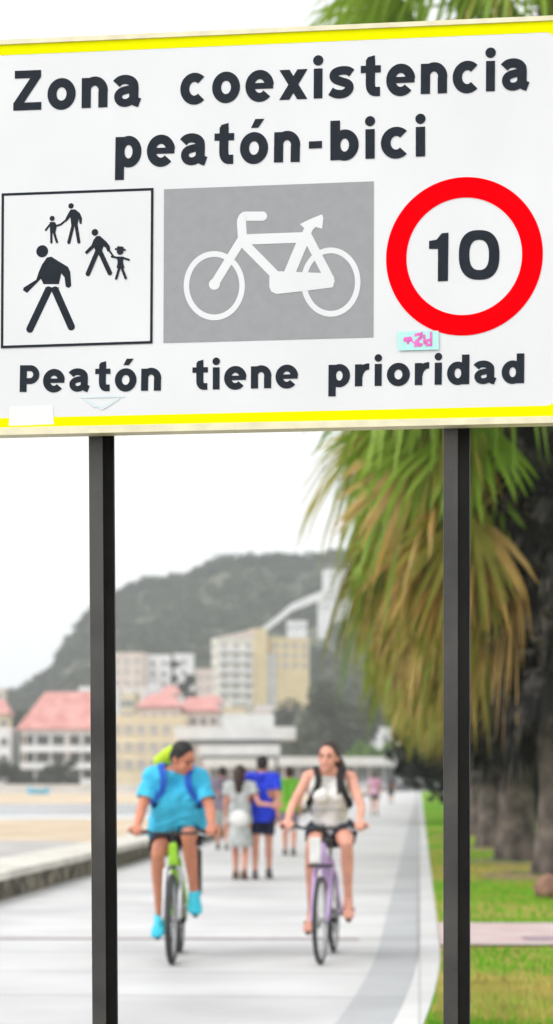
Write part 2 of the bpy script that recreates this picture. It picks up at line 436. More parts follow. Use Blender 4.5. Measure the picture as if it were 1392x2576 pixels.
# posts: channel profile, its groove shaped to put shade on the right half
def post(xt, xb, sk, x_w=66):
    a = S(xt, 1085); b = S(xb, 2576)
    w = x_w*Y0/F*1.02
    lean = (a.x-b.x)/(a.y-b.y)
    top = a.y+0.75; P = []
    ubase = a.x+lean*(0-a.y); utop = a.x+lean*(top-a.y)
    prof = [(-0.5, 0), (0.03, 0), (0.03, 0.012), (-0.02, 0.017), (-0.02, 0.094), (0.46, 0.094), (0.46, 0.012), (0.5, 0.012), (0.5, 0.1), (-0.5, 0.1)]
    m = MB(); n = len(prof)
    d0 = back+0.005
    vs = [(ubase+x*w-sk*(y+back), d0+y, -0.25) for x, y in prof]+[(utop+x*w-sk*(y+back), d0+y, top) for x, y in prof]
    m.add(vs, [tuple(range(n))[::-1], tuple(range(n, 2*n))]+[(i, (i+1) % n, (i+1) % n+n, i+n) for i in range(n)])
    return m.build('post', [M_post], sign)
post(256, 266, 0.245); post(1150, 1150, 0.06)

# ================================================================== GROUND
def edgeR(Y):   # right edge of the promenade
    x = 0.17+0.072*Y
    if Y < 17: x -= 0.0045*(17-Y)**2
    return x
def edgeL(Y): return -4.87+0.072*Y
def ribbon(name, fl_, fr_, z, ys, m, kind='structure', thick=0.0, cols=1):
    mb = MB()
    n = len(ys)
    def P(i, j):
        Y = ys[j]; t = i/cols; return (fl_(Y)*(1-t)+fr_(Y)*t, Y, z)
    mb.grid(P, cols+1, n)
    if thick:
        k = len(mb.v)
        rows = [(P(0, j), P(cols, j)) for j in range(n)]
        for a in (0, 1):
            vs = [r[a] for r in rows]+[(r[a][0], r[a][1], z-thick) for r in rows]
            mb.add(vs, [(j, j+1, n+j+1, n+j) for j in range(n-1)])
    o = mb.build(name, [m]); o['kind'] = kind
    return o
YS = [6, 8, 10, 11, 12, 13, 14, 15, 16, 17, 18, 20, 22, 25, 30, 36, 44, 55, 70, 90, 120, 160, 200, 232]
def pave_mat(name, c1, c2, joint, sy=1.5, sx=1.25, jw=0.012, jc=0.6):
    m = bpy.data.materials.new(name); m.use_nodes = True
    nt = m.node_tree; N = nt.nodes; L = nt.links; b = N['Principled BSDF']
    b.inputs['Roughness'].default_value = 0.55; b.inputs['Specular IOR Level'].default_value = 0.35
    tc = N.new('ShaderNodeTexCoord'); mp = N.new('ShaderNodeMapping'); mp.inputs['Rotation'].default_value = (0, 0, math.atan(0.072))
    L.new(tc.outputs['Object'], mp.inputs['Vector'])
    br = N.new('ShaderNodeTexBrick'); br.offset = 0.0; br.inputs['Scale'].default_value = 1.0
    br.inputs['Brick Width'].default_value = sx; br.inputs['Row Height'].default_value = sy
    br.inputs['Mortar Size'].default_value = jw; br.inputs['Mortar Smooth'].default_value = 0.3
    br.inputs['Color1'].default_value = (*c1, 1); br.inputs['Color2'].default_value = (*c2, 1); br.inputs['Mortar'].default_value = (*[v*jc for v in c1], 1)
    L.new(mp.outputs[0], br.inputs['Vector'])
    n1 = N.new('ShaderNodeTexNoise'); n1.inputs['Scale'].default_value = 0.7; n1.inputs['Detail'].default_value = 8
    L.new(tc.outputs['Object'], n1.inputs['Vector'])
    r1 = N.new('ShaderNodeMapRange'); r1.inputs[1].default_value = 0.3; r1.inputs[2].default_value = 0.7; r1.inputs[3].default_value = 0.80; r1.inputs[4].default_value = 1.10
    L.new(n1.outputs['Fac'], r1.inputs[0])
    n3 = N.new('ShaderNodeTexNoise'); n3.inputs['Scale'].default_value = 60; n3.inputs['Detail'].default_value = 3
    L.new(tc.outputs['Object'], n3.inputs['Vector'])
    r3 = N.new('ShaderNodeMapRange'); r3.inputs[3].default_value = 0.88; r3.inputs[4].default_value = 1.12
    L.new(n3.outputs['Fac'], r3.inputs[0])
    mu = N.new('ShaderNodeMath'); mu.operation = 'MULTIPLY'; L.new(r1.outputs[0], mu.inputs[0]); L.new(r3.outputs[0], mu.inputs[1])
    mx = N.new('ShaderNodeMix'); mx.data_type = 'RGBA'; mx.blend_type = 'MULTIPLY'; mx.inputs[0].default_value = 1
    L.new(br.outputs['Color'], mx.inputs[6]); L.new(mu.outputs[0], mx.inputs[7])
    L.new(mx.outputs[2], b.inputs['Base Color'])
    return m
M_pave = pave_mat('pale_paving', (0.56, 0.555, 0.56), (0.64, 0.64, 0.63), None, 1.6, 30, 0.035, 0.66)
M_band = pave_mat('grey_paving', (0.43, 0.44, 0.455), (0.47, 0.48, 0.49), None, 1.6, 30, 0.03, 0.85)
M_edge = pave_mat('white_kerb_stone', (0.62, 0.62, 0.62), (0.66, 0.66, 0.65), None, 1.0, 5, 0.012, 0.8)
M_drain = mat('drain_strip', (0.36, 0.27, 0.295), 0.7, 0.2, 10)
M_sand = mat('beach_sand', (0.50, 0.38, 0.25), 0.95, 0.2, 0.25, 0.6, 2.0, col2=(0.68, 0.57, 0.43))
M_apron = mat('beach_concrete', (0.46, 0.44, 0.43), 0.8, 0.18, 0.8)
M_water = mat('sea_water', (0.30, 0.32, 0.33), 0.25, 0.1, 0.6, 0.3, 0.8)
M_foam = mat('surf_foam', (0.62, 0.63, 0.63), 0.8, 0.06, 0.8)
M_cope = mat('wall_coping', (0.66, 0.63, 0.57), 0.8, 0.15, 2.0, 0.3, 20)
M_brickpath = mat('pink_paving', (0.50, 0.36, 0.35), 0.8, 0.12, 2.5, col2=(0.56, 0.46, 0.45))
M_brickline = mat('mauve_paving', (0.33, 0.24, 0.28), 0.8, 0.2, 6)

def lawn_mat():
    m = bpy.data.materials.new('lawn_turf'); m.use_nodes = True
    nt = m.node_tree; N = nt.nodes; L = nt.links; b = N['Principled BSDF']; b.inputs['Roughness'].default_value = 0.9; b.inputs['Specular IOR Level'].default_value = 0.1
    tc = N.new('ShaderNodeTexCoord'); mp = N.new('ShaderNodeMapping'); mp.inputs['Scale'].default_value = (0.18, 0.45, 1)
    L.new(tc.outputs['Object'], mp.inputs[0])
    nz = N.new('ShaderNodeTexNoise'); nz.inputs['Scale'].default_value = 1.0; nz.inputs['Detail'].default_value = 7; L.new(mp.outputs[0], nz.inputs[0])
    sp = N.new('ShaderNodeSeparateXYZ'); L.new(tc.outputs['Object'], sp.inputs[0])
    mr = N.new('ShaderNodeMapRange'); mr.inputs[1].default_value = 22; mr.inputs[2].default_value = 30; mr.inputs[3].default_value = 0.0; mr.inputs[4].default_value = 0.10
    L.new(sp.outputs['Y'], mr.inputs[0])
    ad = N.new('ShaderNodeMath'); ad.operation = 'SUBTRACT'; L.new(nz.outputs['Fac'], ad.inputs[0]); L.new(mr.outputs[0], ad.inputs[1])
    rp = N.new('ShaderNodeValToRGB'); e = rp.color_ramp.elements
    e[0].position = 0.36; e[0].color = (0.10, 0.40, 0.005, 1); e[1].position = 0.53; e[1].color = (0.46, 0.38, 0.10, 1)
    k = e.new(0.44); k.color = (0.22, 0.36, 0.020, 1)
    L.new(ad.outputs[0], rp.inputs[0]); L.new(rp.outputs[0], b.inputs['Base Color'])
    n2 = N.new('ShaderNodeTexNoise'); n2.inputs['Scale'].default_value = 45; L.new(tc.outputs['Object'], n2.inputs[0])
    bp = N.new('ShaderNodeBump'); bp.inputs['Distance'].default_value = 0.05; L.new(n2.outputs[0], bp.inputs['Height']); L.new(bp.outputs[0], b.inputs['Normal'])
    return m
M_lawn = lawn_mat()
M_earth = mat('coast_ground', (0.22, 0.21, 0.18), 0.9, 0.2, 0.05)

# the ground sheet, out to the horizon
mb = MB(); mb.add([(-1150, -40, -0.55), (1150, -40, -0.55), (1150, 1900, -0.55), (-1150, 1900, -0.55)], [(0, 1, 2, 3)])
o = mb.build('ground', [M_earth]); o['kind'] = 'structure'
ribbon('promenade', edgeL, lambda Y: edgeR(Y)-0.17, 0.0, YS, M_pave, thick=0.5, cols=4)
def bandL(Y): return edgeR(Y)-0.13-(0.30+0.0125*min(Y, 30)-0.0*Y)
def bandL(Y):
    w = 0.34
    return edgeR(Y)-0.17-w
ribbon('paving_band', bandL, lambda Y: edgeR(Y)-0.172, 0.004, YS, M_band)
ribbon('kerb', lambda Y: edgeR(Y)-0.17, edgeR, 0.02, YS, M_edge, thick=0.5)
mb = MB(); mb.grid(lambda i, j: (edgeL(17.4)+0.02+i*(edgeR(17.4)-0.72-edgeL(17.4))/6, 17.45+0.0*i+j*0.16-0.010*i, 0.0045), 7, 2)
o = mb.build('drain_strip', [M_drain]); o['kind'] = 'structure'
ribbon('lawn', edgeR, lambda Y: edgeR(Y)+60, 0.012, YS, M_lawn, thick=0.4, cols=6)
def pth(y0, y1, z, m, name):
    mb = MB(); mb.grid(lambda i, j: (edgeR((y0, y1)[j])+0.005+i*3.0, (y0, y1)[j]-0.03*i*1.5, z), 12, 2)
    o = mb.build(name, [m]); o['kind'] = 'structure'
pth(16.55, 19.1, 0.030, M_brickpath, 'path'); 
mb = MB(); mb.grid(lambda i, j: (edgeR(17.5)+0.7+i*1.4, (16.95, 17.35)[j]-0.02*i, 0.0345), 9, 2); o = mb.build('path_course', [M_brickline]); o['kind'] = 'structure'

# beach, water
ribbon('beach_sand', lambda Y: -160+0*Y, lambda Y: edgeL(Y)-0.3, -0.40, [8, 20, 40, 60, 90, 120, 160, 220, 300, 330], M_sand, cols=8)
mb = MB(); mb.add([(edgeL(14)-0.8, 14, -0.394), (edgeL(53)-0.8, 53, -0.394), (-6.5, 58.5, -0.394), (-16, 60, -0.394), (-16, 14, -0.394)], [(0, 1, 2, 3, 4)])
o = mb.build('beach_path', [M_apron]); o['kind'] = 'structure'
def wavy(name, ya, yb, z, m, amp, xr):
    mb = MB(); n = 60
    mb.grid(lambda i, j: (-150+(xr+150)*i/(n-1), (ya, yb)[j]+amp*math.sin(i*0.9+j*2)*(0.6+0.4*math.sin(i*0.37)), z), n, 2)
    o = mb.build(name, [m]); o['kind'] = 'structure'
mb = MB(); mb.grid(lambda i, j: (-18+i*0.42+0*j, 59+j*0.8, -0.42+math.sin(math.pi*j/17)*math.sin(math.pi*min(1, i/8, (42-i)/6))*(0.30+0.22*noise.noise((i*0.33, j*0.4, 1)))), 43, 18)
o = mb.build('sand_bank', [mat('ochre_sand', (0.44, 0.29, 0.14), 0.95, 0.2, 0.7, 0.7, 5, col2=(0.66, 0.52, 0.34))], smooth=True); o['kind'] = 'structure'
wavy('surf', 91, 103, -0.392, M_foam, 1.6, -3)
wavy('water', 101, 150, -0.386, M_water, 1.2, -2.6)

# grass blades near the path edge
def grass_obj():
    rs = np.random.RandomState(3); n = 30000
    Y = 11+44*rs.rand(n)**1.7; X = 0.17+0.072*Y+0.03+rs.rand(n)**1.2*(0.14*Y-0.17-0.072*Y+1.5)
    X = np.where(Y < 17, X-0.0045*(17-Y)**2, X)
    keep = ~((Y > 16.3) & (Y < 19.2)); X = X[keep]; Y = Y[keep]; n = len(X)
    h = 0.025+0.045*rs.rand(n); a = rs.rand(n)*6.283; w = 0.004+0.006*rs.rand(n)
    dx, dy = np.cos(a)*w, np.sin(a)*w; lx, ly = (rs.rand(n)-.5)*0.06, (rs.rand(n)-.5)*0.06
    V = np.stack([np.stack([X-dx, Y-dy, np.full(n, 0.0)], 1), np.stack([X+dx, Y+dy, np.full(n, 0.0)], 1), np.stack([X+lx, Y+ly, 0.012+h], 1)], 1).reshape(-1, 3)
    Fq = np.arange(3*n).reshape(-1, 3)
    pat = np.array([noise.noise((x*0.22, y*0.42, 0)) for x, y in zip(X, Y)])
    mi = np.where(pat+rs.randn(n)*0.12 > 0.0, 1, 0)
    me = npmesh('grass', V, Fq, mi)
    o = link('grass', me, [mat('grass_green', (0.12, 0.40, 0.006), 0.8, 0.3, 3, trans=0.3), mat('grass_dry', (0.44, 0.37, 0.10), 0.9, 0.3, 3, trans=0.3)])
    tag(o, 'short green and dry yellow grass beside the promenade', 'grass', kind='stuff')
grass_obj()

def earth(X, Y, r, seed):
    mb = MB(); n = 26; rs_ = random.Random(seed)
    P = [(X+r*1.25*math.cos(6.283*i/n)*rs_.uniform(.75, 1.15), Y+r*1.9*math.sin(6.283*i/n)*rs_.uniform(.75, 1.15), 0.0165) for i in range(n)]
    mb.add(P, [tuple(range(n))]); o = mb.build('bare_earth', [mat('bare_soil', (0.16, 0.11, 0.075), 0.95, 0.3, 2.5, 0.6, 9, col2=(0.30, 0.22, 0.13))]); o['kind'] = 'structure'
for i, (Y, x0) in enumerate(((29, 2.02), (34, 1.65), (41, 1.52), (50, 1.5))): earth(x0+0.072*Y, Y-0.4, 0.95, i)
# low sea wall
M_rubble = mat('rubble_stone', (0.055, 0.05, 0.04), 0.9, 0.3, 5.5, 0.9, 9, col2=(0.34, 0.30, 0.22), contrast=(0.38, 0.66))
sw = thing('sea_wall', 'low rough stone sea wall with pale concrete coping beside the beach', 'sea wall', (edgeL(30), 30, 0))
def wallpart(name, x0, x1, z0, z1, m, jag=0.0):
    mb = MB(); ys = [10+i*0.5 for i in range(450)]
    rs = random.Random(4)
    prof = [(x1, z0), (x1, (z0+z1)/2), (x1, z1), (x0, z1), (x0, z0)]
    vs = []
    for Y in ys:
        for k, (x, z) in enumerate(prof):
            j = rs.uniform(-jag, jag) if k in (0, 1) else 0
            vs.append((edgeL(Y)+x+j-edgeL(30), Y-30, z))
    n = 5; fs = []
    for i in range(len(ys)-1):
        for k in range(4): fs.append((i*n+k, i*n+k+1, (i+1)*n+k+1, (i+1)*n+k))
    fs.append((0, 1, 2, 3, 4))
    mb.add(vs, fs); return mb.build(name, [m], sw)
wallpart('stone_face', -0.7, 0.0, -0.5, 0.235, M_rubble, 0.025)
wallpart('coping', -0.85, 0.05, 0.238, 0.33, M_cope)

# ================================================================== TERRAIN
RID = [(-900, 1900), (-300, 1830), (-60, 1790), (0, 1770), (60, 1748), (140, 1690), (200, 1590), (250, 1535), (310, 1497), (380, 1468), (470, 1462), (570, 1415), (690, 1412), (760, 1416), (830, 1402), (950, 1385), (1100, 1360), (1300, 1370), (1700, 1480), (2600, 1800), (4000, 1900)]
def ridge(x):
    for (a, ya), (b, yb) in zip(RID, RID[1:]):
        if a <= x <= b:
            t = (x-a)/(b-a); return ya+(yb-ya)*t
    return 1930
def terrain(X, Y):
    if Y < 385: return -0.55
    xp = PX+X*F/Y
    zr = (HY-ridge(xp))*900/F+CH
    if Y <= 900: f = ((Y-385)/515)**1.7
    else: f = max(0, 1-((Y-900)/420)**2)
    return -0.56+zr*f+1.2*noise.noise((X*0.03, Y*0.03, 0))*min(1, (Y-385)/60)
M_hill = mat('hill_soil', (0.10, 0.11, 0.07), 0.95, 0.3, 0.06)
mb = MB()
mb.grid(lambda i, j: ((-420+i*11)*(0.35+0.65*(385+j*14)/900), 385+j*14, terrain((-420+i*11)*(0.35+0.65*(385+j*14)/900), 385+j*14)), 78, 66)
o = mb.build('hill', [M_hill], smooth=True); o['kind'] = 'structure'

def ico(sub):
    bm = bmesh.new(); bmesh.ops.create_icosphere(bm, subdivisions=sub, radius=1.0)
    V = np.array([v.co[:] for v in bm.verts]); Fq = np.array([[v.index for v in f.verts] for f in bm.faces]); bm.free(); return V, Fq
def leaf_blob(rs, centers, radii, per, size, zs=0.8):
    """many small leaf faces through the volume of each clump"""
    Vs = []; n = 0
    for (c, r) in zip(centers, radii):
        d = rs.randn(per, 3); d /= np.linalg.norm(d, axis=1)[:, None]
        rad = r*(0.45+0.6*rs.rand(per)**0.6)
        p = np.array(c)+d*rad[:, None]*np.array([1, 1, zs])
        nrm = d+rs.randn(per, 3)*0.7; nrm /= np.linalg.norm(nrm, axis=1)[:, None]
        t = np.cross(nrm, rs.randn(per, 3)); t /= np.linalg.norm(t, axis=1)[:, None]; b = np.cross(nrm, t)
        s = size*(0.6+0.8*rs.rand(per))[:, None]
        q = np.stack([p-t*s, p+b*s*0.6, p+t*s, p-b*s*0.6], 1)
        Vs.append(q.reshape(-1, 3))
    V = np.concatenate(Vs); Fq = np.arange(len(V)).reshape(-1, 4)
    return V, Fq
M_forest = mat('forest_leaves', (0.030, 0.045, 0.022), 0.9, 0.3, 0.10, col2=(0.075, 0.095, 0.05), trans=0.2)
def clear_of(X, Y):
    px = PX+X*F/Y
    return any(a-3 < px < b+3 and y0 < Y < y1 for a, b, y0, y1 in [(525, 785, 560, 618), (285, 492, 530, 575), (640, 840, 715, 752), (805, 900, 750, 792), (720, 775, 665, 698)])
rs = np.random.RandomState(11)
cs = []; rd = []
while len(cs) < 2100:
    t = rs.rand(); Y = 430+500*t**0.8; X = (rs.rand()-0.5)*Y*0.34+Y*0.02
    if clear_of(X, Y): continue
    r = 2.2+2.8*rs.rand(); cs.append((X, Y, terrain(X, Y)+r*0.45)); rd.append(r)
for i in range(260):       # crowns along the skyline
    px = -80+1200*i/260; Y = 893+rs.rand()*10; X = (px-PX)*Y/F; r = 2.0+2.2*rs.rand()
    cs.append((X, Y, terrain(X, Y)+r*0.5)); rd.append(r)
V, Fq = leaf_blob(rs, cs, rd, 70, 0.95)
o = link('forest', npmesh('forest', V, Fq), [M_forest]); tag(o, 'dark hazy wood covering the hill behind the buildings', 'forest', kind='stuff')

def tree(label, X, Y, z, h, r, mcol, group=None, cat='tree', name='tree', n=9, seed=1, trunk=0.25, zs=0.8, leaf=0.28, per=260, lift=0.5):
    rs = np.random.RandomState(seed)
    t = thing(name, label, cat, (X, Y, z), 0, group)
    mb = MB(); mb.chain([(0, 0, -0.3), (0.1*r, 0, h*0.25), (0.05*r, 0, h*0.55)], [trunk, trunk*0.8, trunk*0.5], 8)
    cs = []; rr = []
    for i in range(n):
        a = 2*math.pi*i/n*2.4+rs.rand(); d = r*(0.25+0.5*rs.rand())
        c = (math.cos(a)*d, math.sin(a)*d, h*lift+(h*(1-lift)-r*0.2)*rs.rand()*0.9)
        cs.append(c); rr.append(r*(0.38+0.25*rs.rand()))
        mb.chain([(0.05*r, 0, h*0.4), (c[0]*0.8, c[1]*0.8, c[2])], [trunk*0.45, trunk*0.15], 6)
    mb.build('trunk', [mat('tree_bark', (0.10, 0.08, 0.06), 0.9, 0.3, 4)], t, True)
    V, Fq = leaf_blob(rs, cs, rr, per, leaf, zs)
    link('crown', npmesh('crown', V, Fq), [mcol], t)
    return t
M_t1 = mat('leaves_grey_green', (0.05, 0.065, 0.04), 0.85, 0.3, 0.5, col2=(0.11, 0.13, 0.085), trans=0.25)
M_t2 = mat('leaves_bright', (0.10, 0.20, 0.025), 0.85, 0.3, 0.7, col2=(0.20, 0.34, 0.06), trans=0.3)
M_t3 = mat('leaves_dark', (0.020, 0.032, 0.02), 0.85, 0.3, 0.7, col2=(0.05, 0.068, 0.042), trans=0.2)
def ptree(label, px, ybase, ytop, Y, rpx, m, seed, **k):
    p = W(px, ybase, Y); zb = max(terrain(p.x, Y), -0.4)
    zt = W(px, ytop, Y).z
    return tree(label, p.x, Y, zb, zt-zb, rpx*Y/F, m, seed=seed, **k)
ptree('broad round grey-green tree below the cream apartment block', 835, 1900, 1695, 330, 92, M_t1, 1, n=16, per=330, leaf=0.42, lift=0.35)
ptree('dark tree at the right of the broad round tree', 925, 1900, 1725, 340, 50, M_t1, 2, n=10, per=260, leaf=0.4)
ptree('dark bush between the yellow apartment tower and the pavilion', 690, 1880, 1760, 430, 62, M_t3, 3, n=9, leaf=0.42)
ptree('tall slim dark tree between the two white hillside houses', 438, 1800, 1640, 470, 17, M_t3, 4, n=7, leaf=0.35, per=180, lift=0.25)
ptree('leaning dark tree left of the small cream house', 472, 1810, 1665, 465, 34, M_t3, 5, n=9, leaf=0.4, lift=0.3)
ptree('small dark tree behind the red roof in the middle', 512, 1800, 1735, 420, 22, M_t3, 6, n=6, leaf=0.35)
for i, (px, yt, rp, lb) in enumerate([(20, 1770, 60, 'dark tree leftmost behind the long red roof'), (95, 1760, 55, 'dark tree behind the low end of the long red roof'), (165, 1725, 58, 'dark tree behind the high end of the long red roof')]):
    ptree(lb, px, 1850, yt, 430+8*i, rp, M_t3, 20+i, n=11, leaf=0.45, lift=0.3)
ptree('bright green bush beside the white awning', 890, 1985, 1855, 300, 38, M_t2, 8, n=8, leaf=0.3, per=220, lift=0.3)
ptree('olive bush at the end of the palm row', 955, 1985, 1862, 296, 42, M_t2, 9, n=8, leaf=0.3, per=220, lift=0.3)
ptree('small dark shrub in front of the glass pavilion', 800, 1985, 1865, 290, 48, M_t1, 10, n=8, leaf=0.3, per=220, lift=0.3)
for i, (px, yt, rp, lb) in enumerate([(10, 1908, 46, 'low dark shrub leftmost on the far beach edge'), (58, 1925, 40, 'low dark shrub left of the blue boat'), (122, 1897, 42, 'low dark shrub behind the blue boat'), (172, 1900, 30, 'low dark shrub in front of the terrace house')]):
    ptree(lb, px, 1988, yt, 318+3*i, rp, M_t3, 40+i, cat='shrub', name='shrub', n=8, leaf=0.28, per=150, lift=0.15, trunk=0.1)

# ================================================================== BUILDINGS
M_cream = mat('render_cream', (0.76, 0.65, 0.45), 0.85, 0.08, 0.4)
M_yel = mat('render_yellow', (0.78, 0.63, 0.36), 0.85, 0.08, 0.4)
M_pinkw = mat('render_pink', (0.76, 0.64, 0.56), 0.85, 0.08, 0.4)
M_whw = mat('render_white', (0.82, 0.82, 0.82), 0.85, 0.06, 0.4)
M_greyw = mat('render_grey', (0.62, 0.62, 0.61), 0.85, 0.08, 0.4)
M_tile = mat('roof_tiles', (0.54, 0.22, 0.20), 0.85, 0.2, 0.5, 0.5, 3.0, col2=(0.66, 0.36, 0.33))
M_glass = mat('window_glass', (0.17, 0.18, 0.19), 0.15, 0.2, 0.5, spec=0.6)
M_shut = mat('window_shade', (0.46, 0.43, 0.40), 0.7, 0.2, 0.5)
M_frm = mat('window_frame', (0.55, 0.54, 0.52), 0.6, 0.05)
WIN = {}
def win_mesh(w, h, m):
    key = (round(w, 2), round(h, 2), m.name)
    if key not in WIN:
        mb = MB(); mb.box((0, -0.02, 0), (w, 0.08, h))
        a = mb.mesh('window'); a.materials.append(m)
        mb = MB(); t = 0.12
        for x, z, sx, sz in ((0, h/2+t/2, w+2*t, t), (0, -h/2-t/2, w+2*t+0.2, t), (-w/2-t/2, 0, t, h), (w/2+t/2, 0, t, h)): mb.box((x, -0.06, z), (sx, 0.16, sz))
        b = mb.mesh('frame'); b.materials.append(M_frm)
        WIN[key] = (a, b)
    return WIN[key]
def windows(root, w, d, z0, z1, floors, cols, ww, wh, m, side='front', frame=True):
    a, b = win_mesh(ww, wh, m)
    for i in range(floors):
        for j in range(cols):
            L_ = w if side == 'front' else d
            q = -L_/2+L_*(j+0.5)/cols; z = z0+(z1-z0)*(i+0.5)/floors
            o = bpy.data.objects.new('window', a); COL.objects.link(o); o.parent = root
            if side == 'front': o.location = (q, -d/2, z)
            elif side == 'left': o.location = (-w/2, -q, z); o.rotation_euler = (0, 0, -math.pi/2)
            else: o.location = (w/2, q, z); o.rotation_euler = (0, 0, math.pi/2)
            if frame:
                f = bpy.data.objects.new('frame', b); COL.objects.link(f); f.parent = o
def hip(w, d, z, h, ov=0.5, ridge_f=0.5):
    mb = MB(); a, b = w/2+ov, d/2+ov; r = a*ridge_f
    mb.add([(-a, -b, z), (a, -b, z), (a, b, z), (-a, b, z), (-r, 0, z+h), (r, 0, z+h), (-a, -b, z-0.25), (a, -b, z-0.25), (a, b, z-0.25), (-a, b, z-0.25)],
           [(0, 1, 5, 4), (1, 2, 5), (2, 3, 4, 5), (3, 0, 4), (0, 6, 7, 1), (1, 7, 8, 2), (2, 8, 9, 3), (3, 9, 6, 0), (9, 8, 7, 6)])
    return mb
def bld(name, label, pxl, pxr, ytop, Y, wall, floors, cols, rot=0.0, depth=None, roof='flat', rh=0, ybase=None, ww=1.3, wh=1.4, wm=None, side=None, sidecols=3, cat='building', rm=None, frame=True, group=None):
    """body between two columns at a depth, its foot on the terrain"""
    pl = W(pxl, ytop, Y); pr = W(pxr, ytop, Y); wv = pr.x-pl.x; X = (pl.x+pr.x)/2
    d = depth or wv*0.7
    w = wv if not rot else max(3, (wv-d*abs(math.sin(rot)))/math.cos(rot))
    zb = terrain(X, Y) if ybase is None else W(pxl, ybase, Y).z
    if ybase is None: zb = min(zb, terrain(X, Y-d/2))-0.6
    zt = pl.z; h = zt-zb
    t = thing(name, label, cat, (X, Y, zb), rot, group)
    mb = MB(); mb.box((0, 0, h/2), (w, d, h))
    if roof == 'flat':
        for x, y, sx, sy in ((0, -d/2, w+0.3, 0.3), (0, d/2, w+0.3, 0.3), (-w/2, 0, 0.3, d-0.3), (w/2, 0, 0.3, d-0.3)): mb.box((x, y, h+0.3), (sx, sy, 0.7))
    mb.build('wall', [wall], t)
    if roof == 'hip': hip(w, d, h+0.26, rh).build('roof', [rm or M_tile], t)
    zf = max(0.6, h-floors*3.1)
    windows(t, w, d, zf, h-0.3, floors, cols, ww, wh, wm or M_glass, 'front', frame)
    if side: windows(t, w, d, zf, h-0.3, floors, sidecols, ww, wh, wm or M_glass, side, frame)
    t['dims'] = (w, d, h)
    return t
# big cream and yellow apartment block on the slope
t = bld('apartment_block', 'tall cream apartment block with a yellow stair tower on the hillside', 532, 640, 1612, 600, mat('render_warm_white', (0.82, 0.78, 0.68), 0.85, 0.06, 0.4), 6, 3, rot=R(18), depth=7, ww=1.5, wh=1.5, wm=M_shut, side='left', sidecols=2)
w, d, h = t['dims']
mb = MB(); mb.box((w/2+1.9, -0.6, h/2+1.8), (4.0, d, h+3.6)); mb.build('stair_tower', [M_yel], t)
mb = MB(); mb.add([(-w/2-0.2, -d/2-0.2, h+0.66), (w/2-0.1, -d/2-0.2, h+0.66), (w/2-0.1, d/2, h+0.66), (-w/2-0.2, d/2, h+0.66), (w/2-0.1, -d/2-0.2, h+3.4), (w/2-0.1, d/2, h+3.4)], [(0, 1, 4), (3, 5, 2), (0, 4, 5, 3), (1, 2, 5, 4), (0, 3, 2, 1)]); mb.build('roof', [M_pinkw], t)
for z in [h-3.1*i for i in range(1, 7)]:
    mb = MB(); mb.box((-0.2, -d/2-0.5, z-0.1), (w*0.86, 1.0, 0.9)); mb.build('balcony', [M_whw], t)
t2 = bld('apartment_block', 'squat cream block stepping down right of the yellow stair tower', 668, 778, 1612, 606, M_yel, 3, 4, rot=R(12), depth=8, ww=1.3, wh=1.5, wm=M_shut)
w, d, h = t2['dims']
mb = MB(); mb.box((-w/2-0.8, -d/2+1.5, h/2-2.2), (4.5, 4.0, h-4.4)); mb.build('wing', [M_greyw], t2)
# white house at the top, its long wall
t = bld('hillside_house', 'white house high on the hill beside the palm fronds', 812, 893, 1440, 780, M_whw, 4, 3, rot=R(15), depth=8, ww=0.9, wh=1.1, side='left', sidecols=2)
def hillwall(name, label, pts, Y, th):
    o = thing(name, label, 'wall', W(pts[0][0], pts[0][1], Y))
    mb = MB(); p0 = o.location
    for (a, ya, ta), (b, yb, tb) in zip(pts, pts[1:]):
        A = W(a, ya, Y)-p0; B = W(b, yb, Y)-p0; ta *= Y/F; tb *= Y/F
        vs = []
        for p, t_ in ((A, ta), (B, tb)):
            for dy in (0, th): vs += [(p.x, p.y+dy, p.z), (p.x, p.y+dy, p.z-t_-0.4)]
        mb.add(vs, [(0, 1, 5, 4), (2, 6, 7, 3), (0, 4, 6, 2), (0, 2, 3, 1), (4, 5, 7, 6)])
    mb.build('masonry', [M_whw], o)
hillwall('retaining_wall', 'long pale wall climbing the hill to the white house', [(640, 1592, 14), (690, 1556, 14), (735, 1518, 16), (815, 1484, 20)], 742, 1.2)
bld('hillside_house', 'small white house at the bend of the climbing wall', 800-0, 832, 1496, 744, M_whw, 2, 2, ww=0.8, wh=0.9)
bld('hillside_house', 'low white house above the squat cream block', 722, 772, 1568, 690, M_whw, 1, 3, depth=6, ww=0.9, wh=0.8)
bld('hillside_house', 'pale pink house halfway up the slope behind the left post', 285, 372, 1650, 560, M_pinkw, 3, 3, rot=R(-8), depth=9, ww=1.1, wh=1.3, wm=M_shut)
bld('hillside_house', 'bright white house right of the pale pink house', 372, 430, 1655, 566, M_whw, 3, 2, depth=8, ww=0.9, wh=1.2)
bld('hillside_house', 'narrow white house between two dark trees', 440, 488, 1652, 560, M_whw, 2, 1, depth=7, ww=0.9, wh=1.2)
bld('hillside_house', 'small cream house left of the tall apartment block', 494, 536, 1690, 540, M_pinkw, 2, 2, depth=7, ww=0.9, wh=1.2, wm=M_shut)
bld('hillside_house', 'pale house at the left edge under the hill', -40, 26, 1800, 420, M_cream, 2, 3, depth=7, ww=1, wh=1.2, roof='hip', rh=3.2)
bld('hillside_house', 'pinkish house on the skyline at the left edge', -60, 14, 1738, 640, M_pinkw, 2, 3, depth=7, ww=1, wh=1.2)
